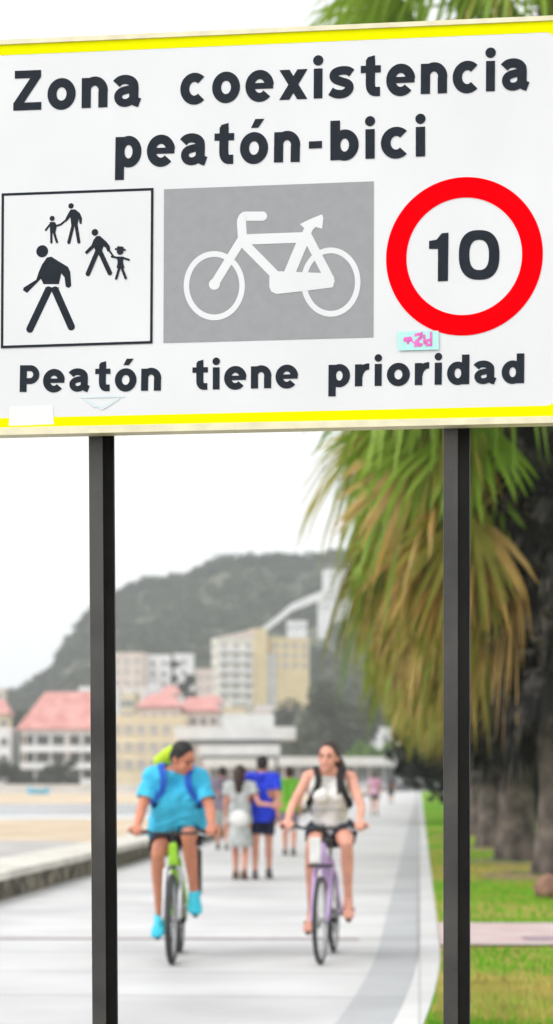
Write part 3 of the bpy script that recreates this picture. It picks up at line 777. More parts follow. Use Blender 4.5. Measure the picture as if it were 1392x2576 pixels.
# long red-roofed terrace at the left
t = bld('terrace_house', 'long house with a sloping red tile roof and white balconies at the left', 60, 290, 1838, 352, M_greyw, 3, 6, depth=11, roof='hip', rh=6.6, ww=2.1, wh=1.7, frame=False, wm=mat('dark_glass', (0.06, 0.065, 0.065), 0.2, 0.4, 0.5))
w, d, h = t['dims']
for z in (h-3.4, h-6.3, h-9.0):
    if z > 0.4:
        mb = MB(); mb.box((-1.0, -d/2-0.7, z), (w*0.82, 1.4, 0.95)); mb.build('balcony', [M_whw], t)
for x in (-w/2+1.2, 0.6, w/2-2.5):
    mb = MB(); mb.cyl((x, -d/2-1.3, 0), 0.14, (x, -d/2-1.3, h), 0.14, 8); mb.build('pillar', [M_pinkw], t)
bld('terrace_house', 'white house behind the top of the long red roof', 205, 300, 1738, 400, M_whw, 2, 3, depth=8, ww=1.1, wh=1.2)
bld('terrace_house', 'cream house with a flat pink roof behind the man cyclist', 282, 470, 1812, 346, M_cream, 3, 6, depth=10, ww=1.3, wh=1.5, wm=M_shut)
bld('terrace_house', 'house with a short red hipped roof left of the middle', 355, 455, 1782, 366, M_pinkw, 2, 4, depth=9, roof='hip', rh=2.4, ww=1, wh=1.2)
bld('terrace_house', 'house with a red hipped roof nearest the pavilion', 452, 552, 1792, 372, M_pinkw, 2, 4, depth=9, roof='hip', rh=2.6, ww=1, wh=1.2)
bld('terrace_house', 'low white house at the left edge of the beach', -60, 34, 1842, 350, M_whw, 2, 3, depth=8, ww=1.2, wh=1.3)

def clutter(t, seed):
    r_ = random.Random(seed); w, d, h = t['dims']
    for k in range(2):
        mb = MB(); sx = r_.uniform(1.2, 2.4); mb.box((r_.uniform(-.3, .3)*w, r_.uniform(-.2, .3)*d, h+0.75+0.3), (sx, 1.6, 1.6)); mb.build('stair_head', [M_greyw], t)
    mb = MB(); x = r_.uniform(-.35, .35)*w; mb.cyl((x, 0, h), 0.05, (x, 0, h+3.2), 0.04, 6)
    for z in (2.2, 2.6, 3.0): mb.cyl((x-0.6, 0, h+z), 0.03, (x+0.6, 0, h+z), 0.03, 5)
    mb.build('aerial', [M_shut], t)
EXTRA = [('cream house with two floors squeezed under the pale pink house', 300, 352, 1752, 470, M_cream, 2, 3, 'flat', 0), ('small white house directly above the middle red roof', 356, 412, 1738, 480, M_whw, 2, 3, 'flat', 0),
    ('pale pink house with a low red roof left of the leaning tree', 408, 452, 1748, 455, M_pinkw, 2, 2, 'hip', 1.8), ('white house with a red roof above the nearest red hipped roof', 508, 560, 1772, 440, M_whw, 2, 3, 'hip', 1.8),
    ('cream house at the foot of the tall apartment block', 556, 622, 1786, 470, M_cream, 2, 3, 'flat', 0), ('white house left of the left post, above the red roof end', 150, 206, 1772, 445, M_whw, 1, 3, 'flat', 0),
    ('pinkish house between the yellow stair tower and the bush', 640, 690, 1795, 455, M_pinkw, 2, 2, 'flat', 0)]
for i, (lb, a, b, yt, Y, wl, fl_, cl, rf, rh_) in enumerate(EXTRA):
    t = bld('town_house', lb, a, b, yt, Y, wl, fl_, cl, rot=R((-12, 8, 0, 14, -6, 10, 5, 0)[i]), depth=6, roof=rf, rh=rh_, ww=1.0, wh=1.25, wm=M_shut if i % 2 else M_glass)
    if rf == 'flat' and i != 7: clutter(t, i)
# stepped white pavilion
M_pav = mat('pavilion_white', (0.62, 0.62, 0.61), 0.8, 0.10, 0.35, 0.2, 6)
pv = thing('pavilion', 'stepped white beach pavilion with flat slab roofs behind the walkers', 'pavilion', (W(600, 1985, 300).x, 300, -0.5))
def slab(pxl, pxr, yt, yb, Y, dep, m, name):
    a = W(pxl, yt, Y); b = W(pxr, yb, Y)
    mb = MB(); mb.box(((a.x+b.x)/2-pv.location.x, Y+dep/2-300, (a.z+b.z)/2+0.5), (b.x-a.x, dep, a.z-b.z)); return mb.build(name, [m], pv)
slab(440, 745, 1828, 1860, 304, 14, M_pav, 'roof'); slab(560, 690, 1796, 1828, 310, 8, M_pav, 'upper_storey')
slab(470, 700, 1860, 1874, 306, 10, M_glass, 'glazing'); slab(500, 705, 1874, 1900, 300, 12, M_pav, 'roof')
slab(505, 700, 1900, 1908, 302, 9, M_glass, 'glazing'); slab(512, 692, 1908, 1932, 298, 12, M_pav, 'roof')
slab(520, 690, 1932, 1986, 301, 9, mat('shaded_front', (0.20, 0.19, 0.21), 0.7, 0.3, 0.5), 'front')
for px in (525, 580, 635, 685):
    a = W(px, 1932, 298.4); mb = MB(); mb.cyl((a.x-pv.location.x, -1.4, 0), 0.16, (a.x-pv.location.x, -1.4, a.z+0.5), 0.16, 10); mb.build('column', [M_pav], pv)
# beach bar at the end of the promenade
bar = thing('beach_bar', 'long white roofed bar with dark glass front closing the promenade', 'bar', (W(960, 1985, 275).x, 275, -0.5))
def bslab(pxl, pxr, yt, yb, Y, dep, m, name):
    a = W(pxl, yt, Y); b = W(pxr, yb, Y)
    mb = MB(); mb.box(((a.x+b.x)/2-bar.location.x, Y+dep/2-275, (a.z+b.z)/2+0.5), (b.x-a.x, dep, a.z-b.z)); return mb.build(name, [m], bar)
bslab(700, 1120, 1904, 1927, 272, 9, M_pav, 'roof'); bslab(706, 1110, 1927, 1990, 275, 5, M_glass, 'glazing')
for px in range(712, 1112, 36):
    bslab(px, px+5, 1927, 1990, 274.8, 0.18, M_greyw, 'mullion')
bld('hillside_house', 'white gabled house behind the bush at the end of the palm row', 925, 1010, 1838, 420, M_whw, 2, 3, depth=8, ww=1, wh=1.2)

# cars parked before the bar
def car(label, px, Y, col, rz):
    p = W(px, 1990, Y)
    c = thing('parked_car', label, 'car', (p.x, Y, 0.0), rz, 'cars parked before the beach bar')
    L_, Wd = 4.2, 1.72
    prof = [(-2.1, 0.32), (-2.1, 0.72), (-1.95, 0.86), (-1.05, 0.95), (1.75, 0.98), (2.05, 0.88), (2.1, 0.5), (2.05, 0.3)]
    def extr(pr, wd, wt=None):
        m = MB(); n = len(pr)
        vs = [(x, -wd/2*(1 if wt is None or z < 1 else wt), z) for x, z in pr]+[(x, wd/2*(1 if wt is None or z < 1 else wt), z) for x, z in pr]
        m.add(vs, [tuple(range(n)), tuple(range(2*n-1, n-1, -1))]+[(i, i+n, (i+1) % n+n, (i+1) % n) for i in range(n)]); return m
    extr(prof, Wd).build('body', [mat('car_paint_'+label.split()[0], col, 0.3, 0.03, 2, spec=0.6)], c, bevel=0.06)
    extr([(-1.15, 0.94), (-0.45, 1.38), (1.05, 1.42), (1.72, 0.97)], Wd*0.94, 0.82).build('glasshouse', [M_glass], c, bevel=0.03)
    extr([(-0.46, 1.385), (-0.40, 1.44), (0.98, 1.48), (1.08, 1.425)], Wd*0.94*0.84).build('roof', [mat('car_paint_'+label.split()[0], col)], c)
    for x in (-1.3, 1.3):
        for y in (-0.75, 0.75):
            m = MB(); m.cyl((x, y-0.1, 0.31), 0.31, (x, y+0.1, 0.31), 0.31, 20)
            wh = m.build('wheel', [mat('tyre_rubber', (0.02, 0.02, 0.02), 0.8)], c)
            m = MB(); s_ = -1 if y < 0 else 1; m.cyl((x, y+s_*0.095, 0.31), 0.19, (x, y+s_*0.112, 0.31), 0.17, 16); m.build('rim', [mat('alloy', (0.5, 0.5, 0.5), 0.4, metal=0.7)], wh)
    for y in (-0.6, 0.6):
        m = MB(); m.box((-2.09, y, 0.68), (0.06, 0.32, 0.14)); m.build('headlight', [mat('lamp_lens', (0.7, 0.7, 0.7), 0.2)], c)
car('silver car parked leftmost before the dark bar front', 905, 246, (0.50, 0.51, 0.53), R(5))
car('grey-blue car parked in the middle before the bar', 960, 250, (0.36, 0.42, 0.48), R(-4))
car('dark car parked beside the palm row before the bar', 1022, 248, (0.10, 0.10, 0.11), R(8))

# blue boat on the far beach
bt = thing('rowing_boat', 'small light blue boat drawn up on the far beach', 'boat', (W(97, 2000, 235).x, 235, -0.39))
mb = MB(); vs = []
for i, (x, wd, z) in enumerate([(-1.25, 0.25, 1.0), (-0.6, 0.55, 0.75), (0.1, 0.62, 0.7), (0.75, 0.5, 0.75), (1.25, 0.04, 1.05)]):
    vs += [(x, -wd, z), (x, -wd*0.6, 0.08), (x, wd*0.6, 0.08), (x, wd, z)]
mb.add(vs, [(i*4+k, i*4+k+1, (i+1)*4+k+1, (i+1)*4+k) for i in range(4) for k in range(3)]+[(0, 3, 2, 1)]); mb.build('hull', [mat('boat_blue', (0.16, 0.50, 0.72), 0.5)], bt)
for x in (-0.5, 0.4):
    mb = MB(); mb.box((x, 0, 0.58), (0.22, 0.96, 0.05)); mb.build('thwart', [mat('boat_wood', (0.4, 0.3, 0.2))], bt)
# low pale wall on the far beach
lw = thing('beach_wall', 'low pale wall running along the far beach', 'wall', (-30, 250, -0.45))
mb = MB(); mb.box((2, 18, 0.55), (80, 0.5, 1.1)); mb.build('masonry', [M_greyw], lw)
mb = MB(); mb.box((2, 18, 1.16), (80, 0.8, 0.12)); mb.build('coping', [M_whw], lw)

# ================================================================== PALMS
M_fg = mat('frond_green', (0.14, 0.28, 0.012), 0.5, 0.3, 0.5, col2=(0.34, 0.50, 0.06), trans=0.35, spec=0.4)
M_fo = mat('frond_olive', (0.20, 0.21, 0.02), 0.6, 0.3, 1.2, col2=(0.38, 0.34, 0.05), trans=0.3)
M_ft = mat('frond_tan', (0.44, 0.27, 0.06), 0.75, 0.3, 1.2, col2=(0.58, 0.40, 0.15), trans=0.25)
M_fb = mat('frond_rust', (0.22, 0.085, 0.035), 0.8, 0.3, 1.2, col2=(0.34, 0.14, 0.06), trans=0.2)
M_fd = mat('frond_dead_shade', (0.010, 0.009, 0.008), 0.9, 0.3, 2.6, contrast=(0.5, 0.72), col2=(0.17, 0.155, 0.14))  # near-black as shade inside the crown, pale flecks as lit leaf bases
M_bark = mat('palm_bark', (0.042, 0.036, 0.032), 0.9, 0.3, 3.0, 0.8, 14, col2=(0.19, 0.155, 0.13))
M_boot = mat('palm_boot', (0.03, 0.028, 0.026), 0.9, 0.3, 2.2, 0.5, 10, col2=(0.30, 0.27, 0.24), contrast=(0.42, 0.68))
def frond(rs, base, phi, el, Lp, Lb, droop, nl, wid, hang):
    d = np.array([math.cos(phi)*math.cos(el), math.sin(phi)*math.cos(el), math.sin(el)])
    V = []; Fq = []
    # petiole
    ts = np.linspace(0, 1, 6)
    P = [base+d*Lp*t+np.array([0, 0, -droop*Lp*t*t]) for t in ts]
    axis = P[-1]-P[-2]; axis /= np.linalg.norm(axis)
    lat = np.cross(axis, [0, 0, 1.0]); lat = lat/(np.linalg.norm(lat)+1e-6)
    roll = rs.randn()*0.85; up = np.cross(lat, axis); lat = lat*math.cos(roll)+up*math.sin(roll); up = np.cross(lat, axis)
    for i in range(5):
        o = len(V); w0 = 0.03*(1-0.5*i/5); V += [P[i]-lat*w0, P[i]+lat*w0, P[i+1]+lat*w0*0.9, P[i+1]-lat*w0*0.9]; Fq.append((o, o+1, o+2, o+3))
    tip = P[-1]
    for k in range(nl):
        a = R(-82+164*k/(nl-1)+rs.randn()*3)
        ld = axis*math.cos(a)+lat*math.sin(a)+up*0.10*rs.randn()
        ld /= np.linalg.norm(ld)
        L_ = Lb*(0.70+0.30*math.cos(a))*(0.88+0.24*rs.rand()); hg = hang*(0.7+0.6*rs.rand())
        nrm = np.cross(ld, up); nrm /= np.linalg.norm(nrm)+1e-6
        side = nrm
        prev = None
        for j, t in enumerate((0.0, 0.3, 0.55, 0.8, 1.0)):
            c = tip+ld*L_*t*(1-0.18*hg*t*t)+np.array([0, 0, -1.0])*hg*L_*(t**2.2)*0.75
            w = wid*(0.35, 1.0, 0.9, 0.55, 0.06)[j]
            V += [c-side*w/2, c+side*w/2]
            if prev is not None:
                o = prev; Fq.append((o, o+1, o+3, o+2))
            prev = len(V)-2
    return V, Fq
def crown_mesh(seed, zc, nfr, skirt, skl=2.3, nd=130, green=0.0):
    rs = np.random.RandomState(seed); V = []; Fq = []; mi = []
    def put(base, phi, el, Lp, Lb, dr, nl, wd, hg, m):
        v, f = frond(rs, base, phi, el, Lp, Lb, dr, nl, wd, hg); o = len(V)
        V.extend(v); Fq.extend([tuple(i+o for i in q) for q in f]); mi.extend([m]*len(f))
    for i in range(nfr):
        u = i/nfr; el = R(78-118*u+rs.randn()*8); phi = i*2.39996+rs.randn()*0.25
        if math.cos(phi) > -0.5: el = max(el, R(14+rs.rand()*20))
        z = zc+0.9-2.2*u
        m = 0 if u < 0.62 or rs.rand() < 0.5 else 1
        put(np.array([0.2*math.cos(phi), 0.2*math.sin(phi), z]), phi, el, 2.2+0.5*rs.rand(), 1.7+0.3*rs.rand(), 0.12+0.15*u, 26, 0.09, 0.55+0.45*u, m)
    for i in range(skirt):
        u = i/skirt; phi = math.pi+(rs.rand()-0.5)*1.55-0.05
        if noise.noise((phi*2.6, (zc-skl*u)*0.9, seed)) > 0.16: continue
        el = R(-12-36*u+rs.randn()*15)
        z = zc-0.5-skl*u
        r = rs.rand(); m = (1 if r < 0.55 else 2 if r < 0.70 else 0) if u < 0.55 else (1 if r < 0.50 else 2 if r < 0.78 else 3 if r < 0.88 else 0)
        if u < 0.8 and rs.rand() < green: m = 0
        put(np.array([0.3*math.cos(phi), 0.3*math.sin(phi), z]), phi, el, (1.9+0.8*rs.rand())*(1-0.30*u), 1.15+0.5*rs.rand(), 0.20+0.14*rs.rand(), 17, 0.13, 0.2+0.75*rs.rand(), m)
    for i in range(nd):         # dead fronds on the trunk, near-black to stand in for crown shade
        u = i/nd; phi = i*2.39996+rs.randn()*0.3
        put(np.array([0.3*math.cos(phi), 0.3*math.sin(phi), zc-0.3-(zc-2.9)*u]), phi, R(-50+rs.randn()*10), (0.9+0.5*rs.rand())*(1-0.5*u), 1.0-0.35*u, 0.2, 14, 0.11, 1.1, 4)
    if green:
        for i in range(9):
            a = R(-150+90*i/8+rs.randn()*4)
            put(np.array([0.2*math.cos(a), 0.2*math.sin(a), 8.0+0.5*rs.rand()]), a, R(6+rs.randn()*6), 2.0+0.4*rs.rand(), 1.9, 0.16, 28, 0.10, 0.95, 0)
    return npmesh('crown', np.array(V), np.array(Fq), mi)
def trunk_mesh(seed, zc):
    rs = random.Random(seed); mb = MB(); n = 18; rings = 46
    def P(i, j):
        z = -0.3+(zc+0.6)*j/(rings-1); a = 2*math.pi*i/(n-1)
        r = 0.29+0.13*math.exp(-max(0, z)/0.45)+0.015*math.sin(z*17+seed)+0.012*math.sin(3*a+z*2)
        return (r*math.cos(a), r*math.sin(a), z)
    mb.grid(P, n, rings)
    k = 0; z = (2.6, 1.9, 2.3, 3.1)[seed-1]
    while z < zc-0.3:           # cut leaf bases spiralling up
        for q in range(9):
            a = k*2.39996; k += 1; zz = z+rs.uniform(-.1, .1); ln = rs.uniform(0.25, 0.60)
            c = Vector((math.cos(a), math.sin(a), 0)); t_ = Vector((-c.y, c.x, 0))
            p0 = c*0.27+Vector((0, 0, zz)); p1 = c*(0.34+0.62*ln)+Vector((0, 0, zz+ln*rs.uniform(-.5, .9)))
            w0, w1 = 0.13, 0.05
            mb.add([p0-t_*w0, p0+t_*w0, p1+t_*w1, p1-t_*w1, p0-t_*w0-Vector((0, 0, .09)), p0+t_*w0-Vector((0, 0, .09)), p1+t_*w1-Vector((0, 0, .05)), p1-t_*w1-Vector((0, 0, .05))],
                   [(0, 1, 2, 3), (7, 6, 5, 4), (0, 3, 7, 4), (1, 5, 6, 2), (3, 2, 6, 7)], 1)
        z += 0.20
    me = mb.mesh('trunk'); me.materials.append(M_bark); me.materials.append(M_boot)
    me.polygons.foreach_set('use_smooth', [m == 0 for m in mb.mi])
    return me
CR = [crown_mesh(31, 8.6, 84, 90), crown_mesh(57, 8.4, 80, 90), crown_mesh(83, 8.8, 82, 92)]
CR.append(crown_mesh(19, 13.0, 130, 230, 6.4, 100, 0.72))
for c in CR:
    for m in (M_fg, M_fo, M_ft, M_fb, M_fd): c.materials.append(m)
TR = [trunk_mesh(1, 8.6), trunk_mesh(2, 8.4), trunk_mesh(3, 8.8), trunk_mesh(4, 12.7)]
ORD = ['nearest palm, its thick grey trunk at the right picture edge, bright green drooping fronds', 'second palm from the near end of the row, dark ragged leaf bases on its trunk', 'third palm of the row, olive fronds hanging beside the right sign post', 'fourth palm of the row, tan hanging fronds', 'fifth palm of the row behind the right sign post', 'sixth palm of the row, small brown skirt', 'seventh palm of the row towards the beach bar', 'eighth palm of the row towards the beach bar', 'ninth palm of the row, third from the beach bar', 'tenth palm of the row, second from the beach bar', 'last small palm of the row by the beach bar']
YP = [29, 34, 41, 50, 61, 73, 86, 102, 120, 145, 175]
XO = [2.02, 1.65, 1.52, 1.5, 1.55, 1.65, 1.75, 1.8, 1.9, 1.95, 2.0]
for i, (Y, xo) in enumerate(zip(YP, XO)):
    t = thing('palm_tree', ORD[i], 'palm tree', (xo+0.072*Y, Y, 0), [0, 0.15, -0.2, 0.1, -0.1, 0.2, 0, -0.15, 0.1, 0.2, 0][i], 'palms in a row along the lawn')
    for nm, me in (('trunk', TR[i % 3 if i else 3]), ('crown', CR[i % 3 if i else 3])):
        o = bpy.data.objects.new(nm, me); COL.objects.link(o); o.parent = t
        if nm == 'crown': k_ = 1.0 if i == 0 else (0.80, 0.85, 0.78, 0.84)[i % 4] if i < 4 else 0.92; o.scale = (k_, k_, 1.0)

for i, (X, Y, h, r, lb) in enumerate([(8.6, 66, 11, 4.2, 'added dark backing tree behind the second palm trunk'), (13.0, 84, 13, 5.0, 'added dark backing tree at the right edge far behind the palms'), (12.0, 104, 13, 4.6, 'added dark backing tree glimpsed between the palm trunks')]):  # backing trees added to keep the gaps between the trunks dark
    tree(lb, X, Y, 0, h, r, mat('leaves_shade_black', (0.010, 0.014, 0.009), 0.9, 0.3, 0.7, col2=(0.035, 0.038, 0.028)), seed=60+i, n=14, leaf=0.30, per=420, lift=0.12, trunk=0.3)  # leaf colour near-black, shade put into it
# stone by the nearest trunk
rk = MB(); rk.ell((0, 0, 0.11), (0.22, 0.18, 0.17), n=20, k=12)
rk.v = [tuple(Vector(v)*(1+0.18*noise.noise(Vector(v)*9))) for v in rk.v]
p = W(1393, 2255, 1); Yk = GY(2262)
o = rk.build('boulder', [mat('brown_stone', (0.24, 0.13, 0.09), 0.9, 0.3, 6, 0.6, 20)], smooth=True); o.location = ((1392-PX)*Yk/F, Yk, 0)
tag(o, 'rounded brown stone on the grass by the nearest palm trunk', 'stone')

# ================================================================== BICYCLES
M_tyre = mat('bike_tyre', (0.045, 0.047, 0.048), 0.8, 0.2, 20)
M_rim = mat('bike_rim', (0.42, 0.42, 0.43), 0.35, 0.1, 20, metal=0.7)
M_blk = mat('black_plastic', (0.02, 0.02, 0.022), 0.5, 0.2)
M_steel = mat('bike_steel', (0.35, 0.35, 0.36), 0.35, metal=0.8)
def bicycle(name, label, loc, yaw, paint, tw, Rw, step, crank, steer=0.0, barw=0.30, barz=1.02, extras=()):
    b = thing(name, label, 'bicycle', loc, yaw)
    zf = Rw
    def wheel(y, st):
        w = bpy.data.objects.new('wheel', None); COL.objects.link(w); w.parent = b; w.location = (0, y, zf); w.rotation_euler = (0, 0, st)
        m = MB(); m.torus((0, 0, 0), Rw-tw, tw, 64, 12); m.build('tyre', [M_tyre], w, True)
        m = MB(); m.torus((0, 0, 0), Rw-2*tw-0.004, 0.012, 64, 8, sq=1.0); m.build('rim', [M_rim], w, True)
        m = MB()
        for i in range(24):
            a = 2*math.pi*i/24; r = Rw-2*tw-0.006; s_ = 0.03*(1 if i % 2 else -1)
            m.cyl((s_, 0.02*math.cos(a+0.6), 0.02*math.sin(a+0.6)), 0.0014, (0, r*math.cos(a), r*math.sin(a)), 0.0014, 5)
        m.build('spokes', [M_steel], w)
        m = MB(); m.cyl((-0.05, 0, 0), 0.022, (0.05, 0, 0), 0.022, 14); m.build('hub', [M_steel], w)
    yf, yr = -0.53, 0.53
    wheel(yf, steer); wheel(yr, 0)
    bb = (0, 0.09, 0.29); st = (0, 0.27, 0.86); hd = (0, -0.30, 0.90); hb = (0, -0.345, 0.76)
    m = MB()
    m.cap(hd, 0.024, hb, 0.024); m.cap((0, -0.335, 0.79), 0.023, bb, 0.023)
    m.cap((0, -0.31, 0.87), 0.020, (0, 0.19, 0.62) if step else (0, 0.245, 0.78), 0.018)
    m.cap(bb, 0.019, (0, 0.25, 0.80), 0.017)
    for s_ in (-1, 1):
        m.cap((s_*0.02, 0.235, 0.76), 0.010, (s_*0.065, yr, zf), 0.010); m.cap((s_*0.03, 0.10, 0.29), 0.011, (s_*0.065, yr, zf), 0.010)
    m.build('frame', [paint], b, True)
    m = MB(); m.cap((0, 0.24, 0.78), 0.014, st, 0.014); m.build('seat_post', [M_steel], b, True)
    m = MB(); m.ell((0, 0.30, 0.885), (0.085, 0.10, 0.035)); m.ell((0, 0.19, 0.885), (0.03, 0.11, 0.025)); solid(m, 'saddle', [M_blk], b, 0.008)
    fk = bpy.data.objects.new('fork', None); COL.objects.link(fk); fk.parent = b; fk.location = (0, -0.33, 0.78); fk.rotation_euler = (0, 0, steer)
    m = MB()
    for s_ in (-1, 1):
        m.chain([(s_*0.012, -0.01, -0.04), (s_*0.06, -0.02, -0.075), (s_*0.062, yf+0.33, zf-0.78)], [0.016, 0.019, 0.011])
    m.build('blades', [extras[0] if extras else paint], fk, True)
    m = MB(); m.chain([(0, 0.03, 0.1), (0, 0.045, 0.21), (0, -0.02, barz-0.78)], [0.018, 0.018, 0.018]); m.build('stem', [M_blk], fk, True)
    hbz = barz
    m = MB(); m.chain([(-barw, 0.06-0.38, hbz), (-0.13, -0.38, hbz-0.01), (0.13, -0.38, hbz-0.01), (barw, 0.06-0.38, hbz)], [0.012]*4); m.build('handlebar', [M_blk], b, True)
    for s_ in (-1, 1):
        m = MB(); m.cap((s_*(barw-0.115), 0.06-0.39+0.012, hbz), 0.017, (s_*(barw+0.01), 0.06-0.38, hbz), 0.017); m.build('grip', [M_blk], b, True)
        m = MB(); m.cap((s_*(barw-0.13), -0.36, hbz-0.01), 0.008, (s_*(barw-0.03), -0.40, hbz-0.03), 0.006); m.build('brake_lever', [M_steel], b, True)
    m = MB(); m.cyl((0.045, bb[1], bb[2]), 0.095, (0.05, bb[1], bb[2]), 0.095, 28); m.cyl((-0.06, bb[1], bb[2]), 0.02, (0.07, bb[1], bb[2]), 0.02); m.build('chainring', [M_blk], b)
    ca = crank
    for s_ in (-1, 1):
        d = Vector((0, -math.cos(ca), math.sin(ca)))*0.17*s_
        a = Vector(bb)+Vector((s_*0.07, 0, 0)); p_ = a+d+Vector((s_*0.015, 0, 0))
        m = MB(); m.cap(a, 0.012, p_, 0.010); cr = m.build('crank', [M_steel], b, True)
        m = MB(); m.box((p_.x+s_*0.06, p_.y, p_.z), (0.09, 0.075, 0.022)); m.build('pedal', [M_blk], b, bevel=0.004)
    return b
M_lime = mat('lime_paint', (0.30, 0.60, 0.03), 0.35, 0.06, 8)
M_lilac = mat('lilac_paint', (0.58, 0.40, 0.72), 0.35, 0.06, 8)
M_silver = mat('fork_silver', (0.55, 0.55, 0.57), 0.35, metal=0.5)
Ym = 15.28+0.87; Xm = W(436, 2420, 15.28).x
Ym = 15.62; Xm = -0.79
CRM = R(-145)   # crank phase of the man's bicycle
b1 = bicycle('mountain_bike', 'lime green mountain bike with fat grey tyres under the man', (Xm, Ym, 0), R(-0.4), M_lime, 0.026, 0.345, False, R(35), R(-2), 0.31, 1.0, (M_silver,))
m = MB(); m.box((0, -0.395, 0.83), (0.075, 0.03, 0.17), taper=0.8); m.build('number_plate', [M_lime], b1, bevel=0.01)
m = MB(); m.box((0.0, -0.50, 0.735), (0.065, 0.20, 0.012)); m.build('mudguard', [M_blk], b1, bevel=0.004)
Yw = 15.62; Xw = 0.40
b2 = bicycle('city_bike', 'lilac step-through bicycle with thin dark tyres under the woman', (Xw, Yw, 0), R(-7), M_lilac, 0.019, 0.335, True, R(22), R(-3), 0.31, 1.04)
m = MB(); m.box((-0.05, -0.44, 0.86), (0.085, 0.05, 0.20)); m.build('front_plate', [mat('white_plastic', (0.75, 0.75, 0.73), 0.4)], b2, bevel=0.01)
m = MB(); m.cap((0.05, -0.44, 0.93), 0.035, (0.05, -0.40, 0.93), 0.03); m.build('lamp', [M_blk], b2, True)
m = MB(); m.box((-0.01, -0.45, 0.745), (0.19, 0.16, 0.018)); m.build('front_rack', [M_blk], b2, bevel=0.004)

# ================================================================== PEOPLE
def lerp(a, b, t): return Vector(a)*(1-t)+Vector(b)*t
EX, EY, EZ = Vector((1, 0, 0)), Vector((0, 1, 0)), Vector((0, 0, 1))
def head(mb, c, f, u, s=1.0):
    f = f.normalized(); r = f.cross(u).normalized(); u = r.cross(f); ax = (r, f, u)
    P = lambda a, b_, d: c+(r*a+f*b_+u*d)*s
    mb.ell(P(0, -0.012, 0.032), (0.077*s, 0.095*s, 0.092*s), ax)
    mb.ell(P(0, 0.018, -0.035), (0.062*s, 0.070*s, 0.080*s), ax)
    mb.ell(P(0, 0.052, -0.088), (0.030*s, 0.030*s, 0.024*s), ax)
    mb.cap(P(0, 0.082, 0.018), 0.010*s, P(0, 0.108, -0.022), 0.015*s, 10)
    mb.cap(P(-0.034, 0.072, 0.034), 0.013*s, P(0.034, 0.072, 0.034), 0.013*s, 10)
    for k in (-1, 1):
        mb.ell(P(k*0.078, -0.012, -0.01), (0.010*s, 0.020*s, 0.033*s), ax)
        mb.ell(P(k*0.040, 0.055, -0.028), (0.022*s, 0.025*s, 0.025*s), ax)
    mb.cap(P(-0.018, 0.082, -0.058), 0.009*s, P(0.018, 0.082, -0.058), 0.009*s, 10)
    return P, ax
def face_parts(o, P, ax, s=1.0):
    for k in (-1, 1):
        m = MB(); m.ell(P(k*0.032, 0.082, 0.012), (0.013*s, 0.009*s, 0.007*s), ax); m.build('eye', [mat('eye_dark', (0.03, 0.02, 0.018), 0.3)], o, True)
        m = MB(); m.cap(P(k*0.020, 0.091, 0.036), 0.004*s, P(k*0.048, 0.080, 0.037), 0.003*s, 8); m.build('eyebrow', [mat('brow_hair', (0.035, 0.022, 0.015), 0.8)], o, True)
    m = MB(); m.cap(P(-0.020, 0.089, -0.058), 0.0055*s, P(0.020, 0.089, -0.058), 0.0055*s, 8); m.build('mouth', [mat('lip_skin', (0.42, 0.14, 0.12), 0.5)], o, True)
def hand(mb, w, d, pn, curl=0.6, side=1, s=1.0):
    """palm, four fingers of different lengths and a thumb leaving the side of the palm; d along the hand, pn out of the palm"""
    d = d.normalized(); pn = (pn-d*pn.dot(d)).normalized(); l = d.cross(pn).normalized()*side
    for q in (-0.028, -0.009, 0.010, 0.028):
        mb.cap(w+l*q*0.75*s, 0.015*s, w+d*0.085*s+l*q*s, 0.013*s, 10)
    for q, L_ in ((-0.030, 0.074), (-0.010, 0.084), (0.010, 0.078), (0.029, 0.060)):
        p = w+d*0.088*s+l*q*s; a = curl*0.7; dd = d
        for k, fr in enumerate((0.45, 0.32, 0.23)):
            dd = (d*math.cos(a)+pn*math.sin(a)); p2 = p+dd*L_*fr*s
            mb.cap(p, (0.0092-0.0008*k)*s, p2, (0.0086-0.0009*k)*s, 8); p = p2; a += curl
    p = w+d*0.025*s-l*0.036*s; p2 = p+(d*0.6-l*0.75+pn*0.35).normalized()*0.042*s; p3 = p2+(d*0.85-l*0.1+pn*0.6*curl).normalized()*0.036*s
    mb.cap(w+d*0.01*s-l*0.022*s, 0.015*s, p, 0.014*s, 8); mb.cap(p, 0.012*s, p2, 0.011*s, 8); mb.cap(p2, 0.0105*s, p3, 0.009*s, 8)
def foot(mb, an, toe, s=1.0, sole=None, grow=0.0):
    an = Vector(an); d = Vector(toe)-an; dh = d.normalized()
    up = Vector((0, 0, 1)); up = (up-dh*up.dot(dh)).normalized(); l = dh.cross(up)
    heel = an-dh*0.045*s-up*0.055*s; g = grow
    mb.cap(an, 0.040*s+g, heel, 0.034*s+g, 12)
    b0 = an+dh*0.12*s-up*0.062*s
    for q in (-0.024, 0, 0.024):
        mb.cap(heel+l*q*0.3*s, 0.032*s+g, b0+l*q*s, 0.024*s+g, 10)
        mb.cap(b0+l*q*s, 0.024*s+g, b0+dh*(0.055-abs(q)*0.3)*s+l*q*s*1.1, 0.017*s+g, 10)
    mb.cap(an, 0.038*s+g, b0, 0.026*s+g, 12)
def limb(mb, pts, rs, n=14): mb.chain(pts, rs, n)
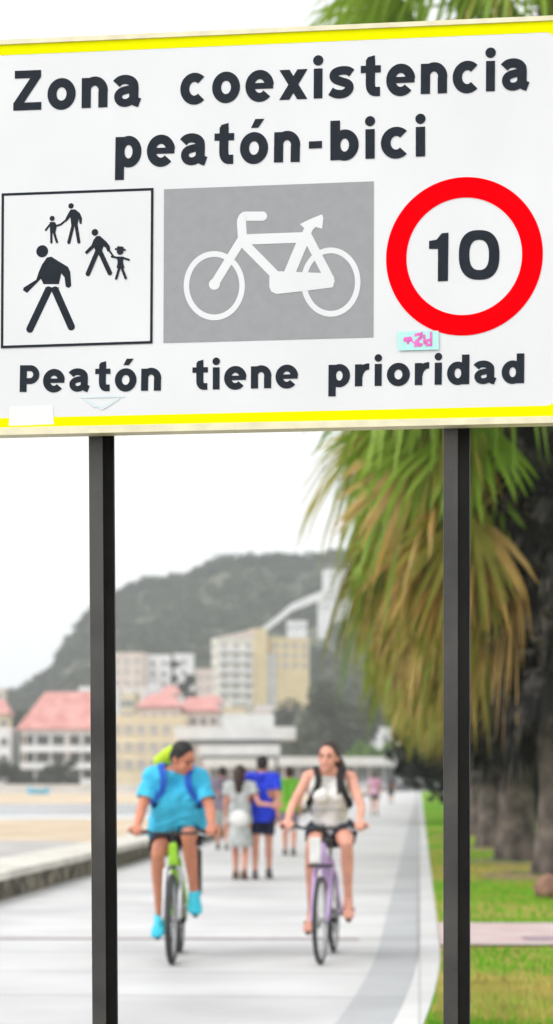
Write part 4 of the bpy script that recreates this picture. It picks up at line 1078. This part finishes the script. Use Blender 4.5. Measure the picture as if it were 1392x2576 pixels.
def torso(mb, J, g=0.0, b=1.0, top=True, neck=0.04):
    hl, hr = Vector(J['hipL']), Vector(J['hipR']); pel = (hl+hr)/2
    sl, sr = Vector(J['shL']), Vector(J['shR']); ch = Vector(J['chest']); wa = Vector(J['waist'])
    x = (hr-hl).normalized(); xs = (sr-sl).normalized()
    mb.cap(pel-x*0.075*b+EZ*0.02, 0.105*b+g, pel+x*0.075*b+EZ*0.02, 0.105*b+g, 18)
    mb.cap(pel-x*0.05*b, 0.10*b+g, wa-x*0.045*b, 0.098*b+g, 16); mb.cap(pel+x*0.05*b, 0.10*b+g, wa+x*0.045*b, 0.098*b+g, 16)
    mb.cap(wa-x*0.045*b, 0.098*b+g, ch-xs*0.07*b, 0.108*b+g, 16); mb.cap(wa+x*0.045*b, 0.098*b+g, ch+xs*0.07*b, 0.108*b+g, 16)
    mb.cap(ch-xs*0.07*b, 0.108*b+g, lerp(sl, sr, 0.18), 0.072*b+g, 16); mb.cap(ch+xs*0.07*b, 0.108*b+g, lerp(sr, sl, 0.18), 0.072*b+g, 16)
    mb.cap(sl, 0.060*b+g, lerp(sl, sr, .5)+EZ*0.045, neck+0.020+g, 14); mb.cap(sr, 0.060*b+g, lerp(sl, sr, .5)+EZ*0.045, neck+0.024+g, 14)
def person(label, J, skin, group=None, b=1.0, arm=1.0, leg=1.0, hs=1.0, grip=False, curl=0.6, bare_feet=True, vox=0.0055, face=True, palm=None, hd=None):
    o = thing('person', label, 'person', J.get('base', (0, 0, 0)), 0.0, group)
    base = Vector(J.get('base', (0, 0, 0)))
    K = {k: Vector(v)-base for k, v in J.items() if k not in ('base', 'f', 'u')}
    mb = MB()
    torso(mb, K, 0, b)
    nk = lerp(K['shL'], K['shR'], 0.5)+EZ*0.02
    f = Vector(J['f']); u = Vector(J.get('u', (0, 0, 1)))
    c = K['head']
    fr = f.normalized(); rr = fr.cross(u).normalized(); uu = rr.cross(fr)
    mb.cap(nk, 0.058*hs, c-uu*0.05*hs-fr*0.02, 0.050*hs, 14)
    P, ax = head(mb, c, f, u, hs)
    for S_ in 'LR':
        sh, el, wr = K['sh'+S_], K['el'+S_], K['wr'+S_]
        limb(mb, [sh, lerp(sh, el, .45), el], [0.052*arm, 0.047*arm, 0.038*arm])
        limb(mb, [el, lerp(el, wr, .3), wr], [0.037*arm, 0.039*arm, 0.025*arm])
        sd = -1 if S_ == 'L' else 1
        dd = K.get('hd'+S_); dd = (dd+base) if dd is not None else (wr-el)
        pn = (Vector(palm[S_]) if palm else Vector((-sd, 0, 0)))
        hand(mb, wr, dd, pn, curl, sd if not grip else -sd)
        hp, kn, an = K['hip'+S_], K['kn'+S_], K['an'+S_]
        limb(mb, [hp, lerp(hp, kn, .5), kn], [0.088*leg, 0.075*leg, 0.053*leg])
        calf = lerp(kn, an, .3)-(lerp(kn, an, .3)-lerp(hp, an, .3)).normalized()*0.0
        limb(mb, [kn, calf, lerp(kn, an, .65), an], [0.051*leg, 0.056*leg, 0.042*leg, 0.034*leg])
        foot(mb, an, K['toe'+S_])
    solid(mb, 'body', [skin], o, vox, 3)
    if face: face_parts(o, P, ax, hs)
    return o, K, P, ax
M_skin1 = mat('skin_tanned', (0.60, 0.235, 0.145), 0.5, 0.10, 12, spec=0.35)
M_skin2 = mat('skin_fair', (0.74, 0.36, 0.265), 0.5, 0.10, 12, spec=0.35)
M_skin3 = mat('skin_walker', (0.62, 0.29, 0.20), 0.55, 0.10, 12)
M_hairb = mat('hair_black', (0.012, 0.011, 0.010), 0.6, 0.3, 60, 0.3, 90)
M_hairbr = mat('hair_brown', (0.035, 0.015, 0.010), 0.55, 0.3, 60, 0.3, 90)
M_cyanT = mat('shirt_cyan', (0.05, 0.50, 0.76), 0.8, 0.12, 9, 0.4, 14)
M_navy = mat('cloth_navy', (0.012, 0.015, 0.045), 0.8, 0.2, 9, 0.3, 16)
M_shoe = mat('shoe_cyan', (0.04, 0.55, 0.72), 0.5, 0.12, 30)
M_sole = mat('shoe_sole', (0.05, 0.07, 0.08), 0.7)
M_blue = mat('strap_blue', (0.015, 0.10, 0.55), 0.7, 0.15, 12)
M_bag = mat('bag_lime', (0.52, 0.72, 0.02), 0.6, 0.12, 12)
M_bag2 = mat('bag_blue', (0.02, 0.10, 0.50), 0.7, 0.15, 12)
M_tank = mat('vest_white', (0.80, 0.79, 0.76), 0.85, 0.08, 12, 0.4, 18)
M_tankg = mat('vest_stripe', (0.58, 0.59, 0.59), 0.85, 0.08, 12)
M_strapk = mat('strap_black', (0.015, 0.015, 0.016), 0.7)
M_sandal = mat('sandal_leather', (0.16, 0.09, 0.06), 0.7)

def hair_cap(o, P, ax, m, s=1.0, extra=None, name='hair', vox=0.006):
    mb = MB()
    mb.ell(P(0, -0.026, 0.048), (0.086*s, 0.096*s, 0.090*s), ax)
    mb.ell(P(0, -0.050, 0.005), (0.078*s, 0.070*s, 0.085*s), ax)
    for k in (-1, 1): mb.cap(P(k*0.070, 0.005, 0.045), 0.018*s, P(k*0.074, -0.008, 0.0), 0.012*s, 10)
    if extra: extra(mb)
    return solid(mb, name, [m], o, vox, 2)

# ---- man on the mountain bike (his left arm is on the picture's right)
bx, by = Xm, Ym
def rot3(p, yaw, o_): 
    c, s_ = math.cos(yaw), math.sin(yaw); return Vector((o_[0]+p[0]*c-p[1]*s_, o_[1]+p[0]*s_+p[1]*c, p[2]))
def rider_J(bp, yaw, D):
    J = {k: (rot3(v, yaw, bp) if k not in ('f', 'u') and not k.startswith('hd') else Vector(v)) for k, v in D.items()}
    J['base'] = Vector((bp[0], bp[1], 0)); return J
# pedals: crank phase a: right pedal (+x) = bb + 0.17*(-cos a, sin a)
def ped(a, s_): return (s_*0.135, 0.09-s_*math.cos(a)*0.17, 0.29+s_*math.sin(a)*0.17)
pR, pL = ped(R(35), 1), ped(R(35), -1)
Dm = dict(hipL=(-0.10, 0.26, 0.965), hipR=(0.10, 0.26, 0.965), waist=(0.0, 0.18, 1.12), chest=(0.01, 0.07, 1.30),
          shL=(-0.180, 0.01, 1.42), shR=(0.185, 0.01, 1.405), head=(0.060, -0.11, 1.565), f=(0.72, -0.50, -0.50), u=(0.2, -0.3, 1.0),
          elL=(-0.262, -0.07, 1.185), elR=(0.272, -0.09, 1.175), wrL=(-0.285, -0.245, 1.035), wrR=(0.29, -0.245, 1.035),
          hdL=(0.05, -0.9, -0.05), hdR=(-0.05, -0.9, -0.05),
          knL=(-0.135, -0.12, 0.815), knR=(0.105, -0.16, 0.965), anL=(pL[0]-0.01, pL[1]+0.06, pL[2]+0.115), anR=(pR[0]+0.01, pR[1]+0.06, pR[2]+0.115),
          toeL=(pL[0]-0.03, pL[1]-0.12, pL[2]+0.02), toeR=(pR[0]+0.03, pR[1]-0.12, pR[2]+0.03))
J = rider_J((bx, by), R(-0.4), Dm)
o, K, P, ax = person('man in a cyan T-shirt and navy shorts riding a bike, looking aside and down', J, M_skin1, b=1.05, arm=1.05, leg=1.02, grip=True, curl=0.95, palm={'L': (0, 0, -1), 'R': (0, 0, -1)})
hair_cap(o, P, ax, M_hairb)
mb = MB(); torso(mb, K, 0.020, 1.07)
mb.cap(K['waist']+Vector((0, -0.03, -0.05)), 0.125, K['chest']+Vector((0, -0.03, -0.03)), 0.125, 18)
for q in (-0.085, 0.085): mb.cap(K['chest']+Vector((q*0.8, -0.02, -0.05)), 0.125, (K['hipL']+K['hipR'])/2+Vector((q*1.15, -0.075, 0.03)), 0.145, 18)
for S_ in 'LR': limb(mb, [K['sh'+S_], lerp(K['sh'+S_], K['el'+S_], 0.62)], [0.068, 0.072])
pel = (K['hipL']+K['hipR'])/2
solid(mb, 'shirt', [M_cyanT], o, 0.008, 3, folds=0.011, cut=[(pel+Vector((0, 0, 0.0)), Vector((0.12, -0.12, -1))), (lerp(K['shL'], K['elL'], 0.70), (K['elL']-K['shL']).normalized(), 0.10), (lerp(K['shR'], K['elR'], 0.70), (K['elR']-K['shR']).normalized(), 0.10), (lerp(K['shL'], K['shR'], .5)+Vector((0, 0, 0.10)), Vector((0, -0.5, 1)), 0.13)])
mb = MB(); mb.cap(K['hipL']+EZ*0.02, 0.125, K['hipR']+EZ*0.02, 0.125, 16)
for S_ in 'LR': limb(mb, [K['hip'+S_], lerp(K['hip'+S_], K['kn'+S_], 0.55)], [0.112, 0.100])
solid(mb, 'shorts', [M_navy], o, 0.008, 2, folds=0.007, cut=[(lerp(K['hip'+S_], K['kn'+S_], 0.62), (K['kn'+S_]-K['hip'+S_]).normalized(), 0.2) for S_ in 'LR'])
for S_ in 'LR':
    mb = MB(); foot(mb, K['an'+S_], K['toe'+S_], 1.0, grow=0.011); solid(mb, 'shoe', [M_shoe], o, 0.006, 2)
    a = K['an'+S_]; t_ = K['toe'+S_]; d = (t_-a).normalized(); upv = (EZ-d*EZ.dot(d)).normalized()
    mb = MB(); mb.cap(a-d*0.05-upv*0.094, 0.022, a+d*0.17-upv*0.088, 0.026, 12); mb.build('shoe_sole', [M_sole], o, True)
def backpack(label, K, base, m_main, m_top, m_strap, wsc=1.0, top=0.0, back=EY, out=0.0):
    t = thing('backpack', label, 'backpack', base)
    sl, sr, ch, wa = K['shL'], K['shR'], K['chest'], K['waist']; c = lerp(sl, sr, .5)
    xs = (sr-sl).normalized()
    mb = MB(); A = lerp(c, wa, 0.15)+back*0.20; B = wa+back*0.20+EZ*0.02
    for q in (-0.07, 0.07): mb.cap(A+xs*q*wsc, 0.095*wsc, B+xs*q*wsc, 0.105*wsc, 14)
    solid(mb, 'sack', [m_main], t, 0.01, 2)
    mb = MB(); T_ = A+EZ*(0.10+top); mb.cap(T_-xs*0.08*wsc, 0.07*wsc, T_+xs*0.06*wsc, 0.07*wsc, 14); solid(mb, 'flap', [m_top], t, 0.01, 2)
    for s_, sh in ((-1, sl), (1, sr)):
        s0 = lerp(c, sh, 0.62)
        mb = MB(); pts = [A+xs*0.07*s_+EZ*0.04, s0+back*0.04+EZ*(0.085+out*0.6), s0-back*(0.055+out)+EZ*(0.062+out*0.5), lerp(s0, ch, 0.35)-back*(0.115+out)+xs*0.02*s_+EZ*0.015, ch+xs*0.125*s_-back*(0.118+out)-EZ*0.01, ch+xs*(0.155+out)*s_-back*(0.05+out)-EZ*0.09, B+xs*0.10*s_]
        P2 = []
        for i in range(len(pts)-1):
            for k in range(4):
                t2 = k/4; p0 = pts[max(0, i-1)]; p1 = pts[i]; p2 = pts[i+1]; p3 = pts[min(len(pts)-1, i+2)]
                P2.append(0.5*((2*p1)+(-p0+p2)*t2+(2*p0-5*p1+4*p2-p3)*t2*t2+(-p0+3*p1-3*p2+p3)*t2**3))
        P2.append(pts[-1]); vs = []
        for p in P2: vs += [p-xs*0.026, p+xs*0.026]
        n = len(P2); mb.add(vs, [(2*i, 2*i+1, 2*i+3, 2*i+2) for i in range(n-1)])
        so = mb.build('strap', [m_strap], t); sm_ = so.modifiers.new('s', 'SOLIDIFY'); sm_.thickness = 0.014; sm_.offset = 1
    return t
t = backpack('blue backpack with a lime yellow top on the man cyclist', K, J['base'], M_bag2, M_bag, M_blue, 1.1, -0.02, out=0.042)
mb = MB(); T_ = K['shL']+Vector((0.05, 0.15, 0.13)); mb.cap(T_, 0.06, T_+Vector((0.09, 0.03, 0.07)), 0.058, 14); solid(mb, 'rolled_top', [M_bag], t, 0.01, 2)
# dark pannier on the rear of the man's bicycle
t = thing('pannier_bag', 'narrow black bag hung at the rear of the lime mountain bike', 'bag', rot3((0.135, 0.62, 0.42), R(-0.4), (bx, by)))
mb = MB(); mb.box((0, 0, 0.22), (0.075, 0.28, 0.40)); mb.build('sack', [M_blk], t, bevel=0.03)
mb = MB(); mb.box((0, 0, 0.455), (0.09, 0.30, 0.04)); mb.build('flap', [M_blk], t, bevel=0.015)

# ---- woman on the lilac bicycle
pR, pL = ped(R(22), 1), ped(R(22), -1)
Dw = dict(hipL=(-0.09, 0.27, 0.975), hipR=(0.10, 0.27, 0.975), waist=(0.0, 0.22, 1.13), chest=(0.0, 0.14, 1.29),
          shL=(-0.165, 0.12, 1.42), shR=(0.175, 0.12, 1.415), head=(0.0, 0.06, 1.575), f=(-0.30, -1.0, -0.05), u=(0.03, 0, 1.0),
          elL=(-0.275, 0.0, 1.20), elR=(0.27, -0.02, 1.19), wrL=(-0.29, -0.245, 1.075), wrR=(0.275, -0.245, 1.075),
          hdL=(0.15, -0.9, -0.1), hdR=(-0.05, -0.9, -0.1),
          knL=(-0.11, -0.15, 0.86), knR=(0.165, -0.14, 0.90), anL=(pL[0]-0.02, pL[1]+0.06, pL[2]+0.115), anR=(pR[0]+0.03, pR[1]+0.06, pR[2]+0.115),
          toeL=(pL[0]-0.05, pL[1]-0.12, pL[2]+0.02), toeR=(pR[0]+0.05, pR[1]-0.12, pR[2]+0.02))
J = rider_J((Xw, Yw), R(-7), Dw); 
o, K, P, ax = person('smiling woman in a white sleeveless top with a dark ponytail riding a bike', J, M_skin2, b=0.88, arm=0.86, leg=0.95, hs=0.96, grip=True, curl=0.95, palm={'L': (0, 0, -1), 'R': (0, 0, -1)})
def tail(mb):
    p0 = P(-0.02, -0.11, 0.03); mb.chain([p0, P(-0.085, -0.09, -0.06), P(-0.105, 0.0, -0.17), P(-0.105, 0.05, -0.29)], [0.035, 0.038, 0.034, 0.014])
hair_cap(o, P, ax, M_hairbr, 0.96, tail)
mb = MB()
Kt = dict(K); Kt['shL'] = lerp(K['shL'], K['shR'], 0.20); Kt['shR'] = lerp(K['shR'], K['shL'], 0.20)
torso(mb, K, 0.014, 0.88)
for s_ in (-1, 1): mb.ell(K['chest']+Vector((s_*0.065, -0.085, -0.01)), (0.07, 0.06, 0.065))
mb.cap(K['waist']-Vector((0, 0, 0.03)), 0.115, pel*0+(K['hipL']+K['hipR'])/2, 0.12, 16)
xw = (K['shR']-K['shL']).normalized(); cw = lerp(K['shL'], K['shR'], .5); pel = (K['hipL']+K['hipR'])/2
top = solid(mb, 'vest', [M_tank, M_tankg], o, 0.0075, 3, folds=0.006, cut=[(pel+Vector((0, 0, 0.0)), Vector((0, 0.1, -1))), (cw+xw*0.125, (xw+EZ*0.55).normalized()), (cw-xw*0.125, (-xw+EZ*0.55).normalized()), (cw+EZ*0.0+Vector((0, -0.085, 0)), Vector((0, -0.62, 1)).normalized()), (cw+Vector((0, -0.10, -0.055)), Vector((0.75, -0.5, 0.6)).normalized(), 0.0001), (cw+Vector((0, -0.13, -0.075)), Vector((0, -0.9, 0.5)).normalized(), 0.085)])
for pl in top.data.polygons:
    z = pl.center.z-K['waist'].z
    if 0.015 < z < 0.05: pl.material_index = 1
mb = MB(); mb.cap(K['hipL']+EZ*0.01, 0.115, K['hipR']+EZ*0.01, 0.115, 16)
for S_ in 'LR': limb(mb, [K['hip'+S_], lerp(K['hip'+S_], K['kn'+S_], 0.40)], [0.102, 0.092])
solid(mb, 'shorts', [M_navy], o, 0.008, 2, folds=0.007, cut=[(lerp(K['hip'+S_], K['kn'+S_], 0.46), (K['kn'+S_]-K['hip'+S_]).normalized(), 0.2) for S_ in 'LR'])
for S_ in 'LR':
    a = K['an'+S_]; t_ = K['toe'+S_]; d = (t_-a).normalized(); upv = (EZ-d*EZ.dot(d)).normalized(); l_ = d.cross(upv)
    mb = MB(); mb.cap(a-d*0.055-upv*0.094, 0.020, a+d*0.17-upv*0.086, 0.026, 12); mb.cap(a+d*0.09-upv*0.045-l_*0.04, 0.012, a+d*0.09-upv*0.045+l_*0.04, 0.012); mb.build('sandal', [M_sandal], o, True)
t = backpack('black backpack on the woman cyclist', K, J['base'], M_strapk, M_strapk, M_strapk, 0.9, -0.03, out=0.008)

# ---- walkers seen from behind
def walk_J(x, y, h, yaw, stride, arms=(0.1, -0.1), lean=0.0):
    """upright walking joints for a body of height h walking to +Y, turned by yaw"""
    s = h/1.75
    D = dict(hipL=(-0.085, 0, 0.90), hipR=(0.085, 0, 0.90), waist=(0, 0.0, 1.08), chest=(0, 0.01+lean*0.2, 1.27), shL=(-0.185, lean*0.3, 1.43), shR=(0.185, lean*0.3, 1.43), head=(0, 0.03+lean*0.4, 1.625),
             elL=(-0.225, arms[0]*0.4-0.03, 1.15), elR=(0.225, arms[1]*0.4-0.03, 1.15), wrL=(-0.235, arms[0], 0.91), wrR=(0.235, arms[1], 0.91),
             knL=(-0.09, stride*0.6+0.03, 0.49), knR=(0.09, -stride*0.35+0.04, 0.49), anL=(-0.09, stride, 0.095), anR=(0.09, -stride*0.9, 0.115), toeL=(-0.10, stride+0.13, 0.055), toeR=(0.10, -stride*0.9+0.13, 0.045))
    c, n = math.cos(yaw), math.sin(yaw)
    J = {k: Vector((x+(v[0]*c-v[1]*n)*s, y+(v[0]*n+v[1]*c)*s, v[2]*s)) for k, v in D.items()}
    J['f'] = Vector((-n, c, -0.05)); J['base'] = Vector((x, y, 0)); J['u'] = Vector((0, 0, 1)); return J
def dress(o, K, top_m, bot_m, sleeve=0.5, leg=0.5, b=1.0, skirt=False, foot_m=None, g=0.016, top_name='shirt', hem=0.04):
    pel = (K['hipL']+K['hipR'])/2
    mb = MB(); torso(mb, K, g, b)
    mb.cap(pel+EZ*0.06, 0.14*b, pel-EZ*hem, 0.15*b, 18)
    cuts = [(pel-EZ*hem, -EZ), (lerp(K['shL'], K['shR'], .5)+EZ*0.085, EZ, 0.13)]
    if sleeve:
        for S_ in 'LR':
            limb(mb, [K['sh'+S_], lerp(K['sh'+S_], K['el'+S_], sleeve)], [0.072*b, 0.075*b])
            cuts.append((lerp(K['sh'+S_], K['el'+S_], sleeve+0.1), (K['el'+S_]-K['sh'+S_]).normalized(), 0.14))
    solid(mb, top_name, [top_m], o, 0.010, 2, folds=0.012, cut=cuts)
    mb = MB()
    if skirt:
        mb.cap(pel+EZ*0.06, 0.115, pel-EZ*0.30, 0.19, 20); solid(mb, 'skirt', [bot_m], o, 0.010, 2, cut=[(pel-EZ*0.36, -EZ)])
    else:
        mb.cap(K['hipL']+EZ*0.02, 0.112*b, K['hipR']+EZ*0.02, 0.112*b, 14)
        for S_ in 'LR': limb(mb, [K['hip'+S_], lerp(K['hip'+S_], K['kn'+S_], leg)], [0.102, 0.092])
        solid(mb, 'shorts', [bot_m], o, 0.010, 2, cut=[(lerp(K['hip'+S_], K['kn'+S_], leg+0.06), (K['kn'+S_]-K['hip'+S_]).normalized(), 0.2) for S_ in 'LR'])
    if foot_m:
        for S_ in 'LR':
            mb = MB(); foot(mb, K['an'+S_], K['toe'+S_], 1.0, grow=0.008); solid(mb, 'shoe', [foot_m], o, 0.008, 1)
M_royal = mat('shirt_royal', (0.015, 0.045, 0.62), 0.8, 0.15, 8, 0.4, 12)
M_greyc = mat('cloth_pale_grey', (0.44, 0.46, 0.45), 0.85, 0.12, 8, 0.4, 12)
M_shoeg = mat('shoe_grey', (0.16, 0.15, 0.14), 0.8)
M_mauve = mat('cloth_mauve', (0.22, 0.18, 0.24), 0.85, 0.12, 8)
M_greent = mat('shirt_green', (0.14, 0.42, 0.03), 0.85, 0.12, 8)
M_pinkt = mat('shirt_pink', (0.62, 0.20, 0.38), 0.85, 0.3, 6, col2=(0.66, 0.50, 0.58))
M_darkc = mat('cloth_charcoal', (0.05, 0.05, 0.06), 0.85, 0.2, 8)
# blue shirted man
J = walk_J(W(660, 2210, 28.2).x, 28.2, 1.74, R(-4), -0.13, (0.02, -0.12))
J['elL'] = J['shL']+Vector((-0.10, 0.06, -0.27)); J['wrL'] = J['elL']+Vector((0.0, 0.16, -0.18))
o, K, P, ax = person('man in a royal blue shirt and dark shorts walking away beside a woman', J, M_skin3, b=1.05, face=False, vox=0.007, curl=0.5)
hair_cap(o, P, ax, M_hairb, 1.0, vox=0.008); dress(o, K, M_royal, M_navy, 0.5, 0.60, 1.06, foot_m=M_shoeg, hem=0.09)
# the woman with him, her arm round his waist
J = walk_J(W(604, 2210, 28.0).x, 28.0, 1.60, R(-10), 0.12, (0.1, 0.0))
J['elR'] = J['shR']+Vector((0.10, -0.09, -0.24)); J['wrR'] = J['elR']+Vector((0.19, -0.06, -0.02)); J['hdR'] = Vector((1.0, 0.05, 0.05))
o, K, P, ax = person('dark-haired woman in a pale grey skirt walking away, arm round the man in royal blue', J, M_skin3, b=0.9, arm=0.85, leg=0.95, hs=0.95, face=False, vox=0.007, curl=0.25, palm={'L': (1, 0, 0), 'R': (0, 1, 0)})
def lh(mb): mb.chain([P(0, -0.085, 0.02), P(0, -0.10, -0.10), P(0, -0.09, -0.24)], [0.075, 0.08, 0.055])
hair_cap(o, P, ax, M_hairbr, 0.95, lh, vox=0.008); dress(o, K, M_greyc, M_greyc, 0.35, 0.5, 0.92, skirt=True, foot_m=M_sandal, top_name='blouse')
hb = thing('handbag', 'round white handbag hanging behind the woman in the grey skirt', 'handbag', J['base']+Vector((0.0, -0.26, 0.86)))
mb = MB(); mb.ell((0, 0, 0), (0.13, 0.06, 0.12)); mb.build('pouch', [mat('bag_white', (0.75, 0.74, 0.72), 0.5, 0.06, 10)], hb, True)
mb = MB(); mb.tube([(-0.09, 0, 0.07), (-0.14, 0.10, 0.40), (-0.02, 0.20, 0.52)], 0.008); mb.tube([(0.09, 0, 0.07), (0.10, 0.10, 0.36), (-0.02, 0.20, 0.52)], 0.008); mb.build('strap', [M_greyc], hb, True)
# person in mauve behind the man cyclist
J = walk_J(W(560, 2140, 40).x, 40, 1.66, R(3), 0.12, (-0.1, 0.12))
o, K, P, ax = person('person in mauve and grey walking behind the man cyclist', J, M_skin3, face=False, vox=0.009)
hair_cap(o, P, ax, M_hairb, 1.0, vox=0.01); dress(o, K, M_mauve, M_greyc, 0.6, 0.8, 1.0, foot_m=M_shoeg)
# person in green behind the woman cyclist's arm
J = walk_J(W(728, 2152, 37).x, 37, 1.64, R(-3), 0.15, (0.12, -0.12))
o, K, P, ax = person('person in a bright green top walking behind the woman cyclist', J, M_skin3, face=False, vox=0.009)
hair_cap(o, P, ax, M_hairbr, 1.0, vox=0.01); dress(o, K, M_greent, M_mauve, 0.5, 0.6, 1.0, foot_m=M_shoeg)
# far walkers
J = walk_J(W(943, 2052, 78).x, 78, 1.68, R(2), 0.12, (0.1, -0.1))
o, K, P, ax = person('distant walker in a pink and magenta top and dark shorts', J, M_skin3, face=False, vox=0.012)
hair_cap(o, P, ax, M_hairbr, 1.0, vox=0.012); dress(o, K, M_pinkt, M_darkc, 0.5, 0.5, 1.05, foot_m=M_shoeg)
J = walk_J(W(984, 2020, 120).x, 120, 1.6, R(0), 0.12, (0.1, -0.1))
o, K, P, ax = person('distant walker in dark clothes beside the one in pink', J, M_skin3, face=False, vox=0.014)
hair_cap(o, P, ax, M_hairb, 1.0, vox=0.014); dress(o, K, M_darkc, M_darkc, 0.6, 0.9, 1.0, foot_m=M_shoeg)

# ================================================================== AIR, SKY, LIGHT, CAMERA
hz = MB(); hz.box((0, 930, 74.3), (2310, 1950, 151.4))
hm = bpy.data.materials.new('haze_air'); hm.use_nodes = True
nt = hm.node_tree; nt.nodes.remove(nt.nodes['Principled BSDF'])
pvn = nt.nodes.new('ShaderNodeVolumePrincipled'); pvn.inputs['Color'].default_value = (0.92, 0.96, 1.0, 1); pvn.inputs['Density'].default_value = 0.00036
pvn.inputs['Anisotropy'].default_value = 0.2
nt.links.new(pvn.outputs[0], nt.nodes['Material Output'].inputs['Volume'])
o = hz.build('haze', [hm]); o['kind'] = 'stuff'

w = bpy.data.worlds.new('World'); sc.world = w; w.use_nodes = True
N = w.node_tree.nodes; L = w.node_tree.links
sky = N.new('ShaderNodeTexSky'); sky.sky_type = 'NISHITA'; sky.sun_disc = False
SE, SR = R(48), R(240)
sky.sun_elevation = SE; sky.sun_rotation = SR; sky.air_density = 1.0; sky.dust_density = 4.0; sky.ozone_density = 1.0
hs = N.new('ShaderNodeHueSaturation'); hs.inputs['Saturation'].default_value = 0.08; hs.inputs['Value'].default_value = 1.0
L.new(sky.outputs[0], hs.inputs['Color'])
bg = N['Background']; bg.inputs['Strength'].default_value = 0.15
mxs = N.new('ShaderNodeMix'); mxs.data_type = 'RGBA'; mxs.inputs[0].default_value = 0.62
mxs.inputs[7].default_value = (6.55, 6.62, 6.7, 1)
L.new(hs.outputs[0], mxs.inputs[6]); L.new(mxs.outputs[2], bg.inputs['Color'])
sd = bpy.data.lights.new('sun', 'SUN'); sd.energy = 0.6; sd.angle = R(20); sd.color = (1.0, 0.97, 0.92)
so = bpy.data.objects.new('sun', sd); COL.objects.link(so)
dirv = Vector((math.sin(SR)*math.cos(SE), math.cos(SR)*math.cos(SE), math.sin(SE)))
so.rotation_euler = dirv.to_track_quat('Z', 'Y').to_euler(); so.location = (0, 0, 30)

cd = bpy.data.cameras.new('camera'); co = bpy.data.objects.new('camera', cd); COL.objects.link(co)
co.location = (0, 0, CH); co.rotation_euler = (math.pi/2, 0, 0)
cd.sensor_fit = 'VERTICAL'; cd.sensor_height = 36; cd.sensor_width = 36; cd.lens = F/2576*36
cd.shift_y = (HY-1288)/2576; cd.clip_start = 0.1; cd.clip_end = 6000
cd.dof.use_dof = True; cd.dof.focus_distance = 5.0; cd.dof.aperture_fstop = 3.8
sc.camera = co
vs = sc.view_settings; vs.view_transform = 'Standard'; vs.look = 'None'; vs.exposure = 0.62; vs.gamma = 1.0; vs.use_curve_mapping = False
sc.cycles.max_bounces = 8; sc.cycles.volume_bounces = 1; sc.cycles.use_denoising = True
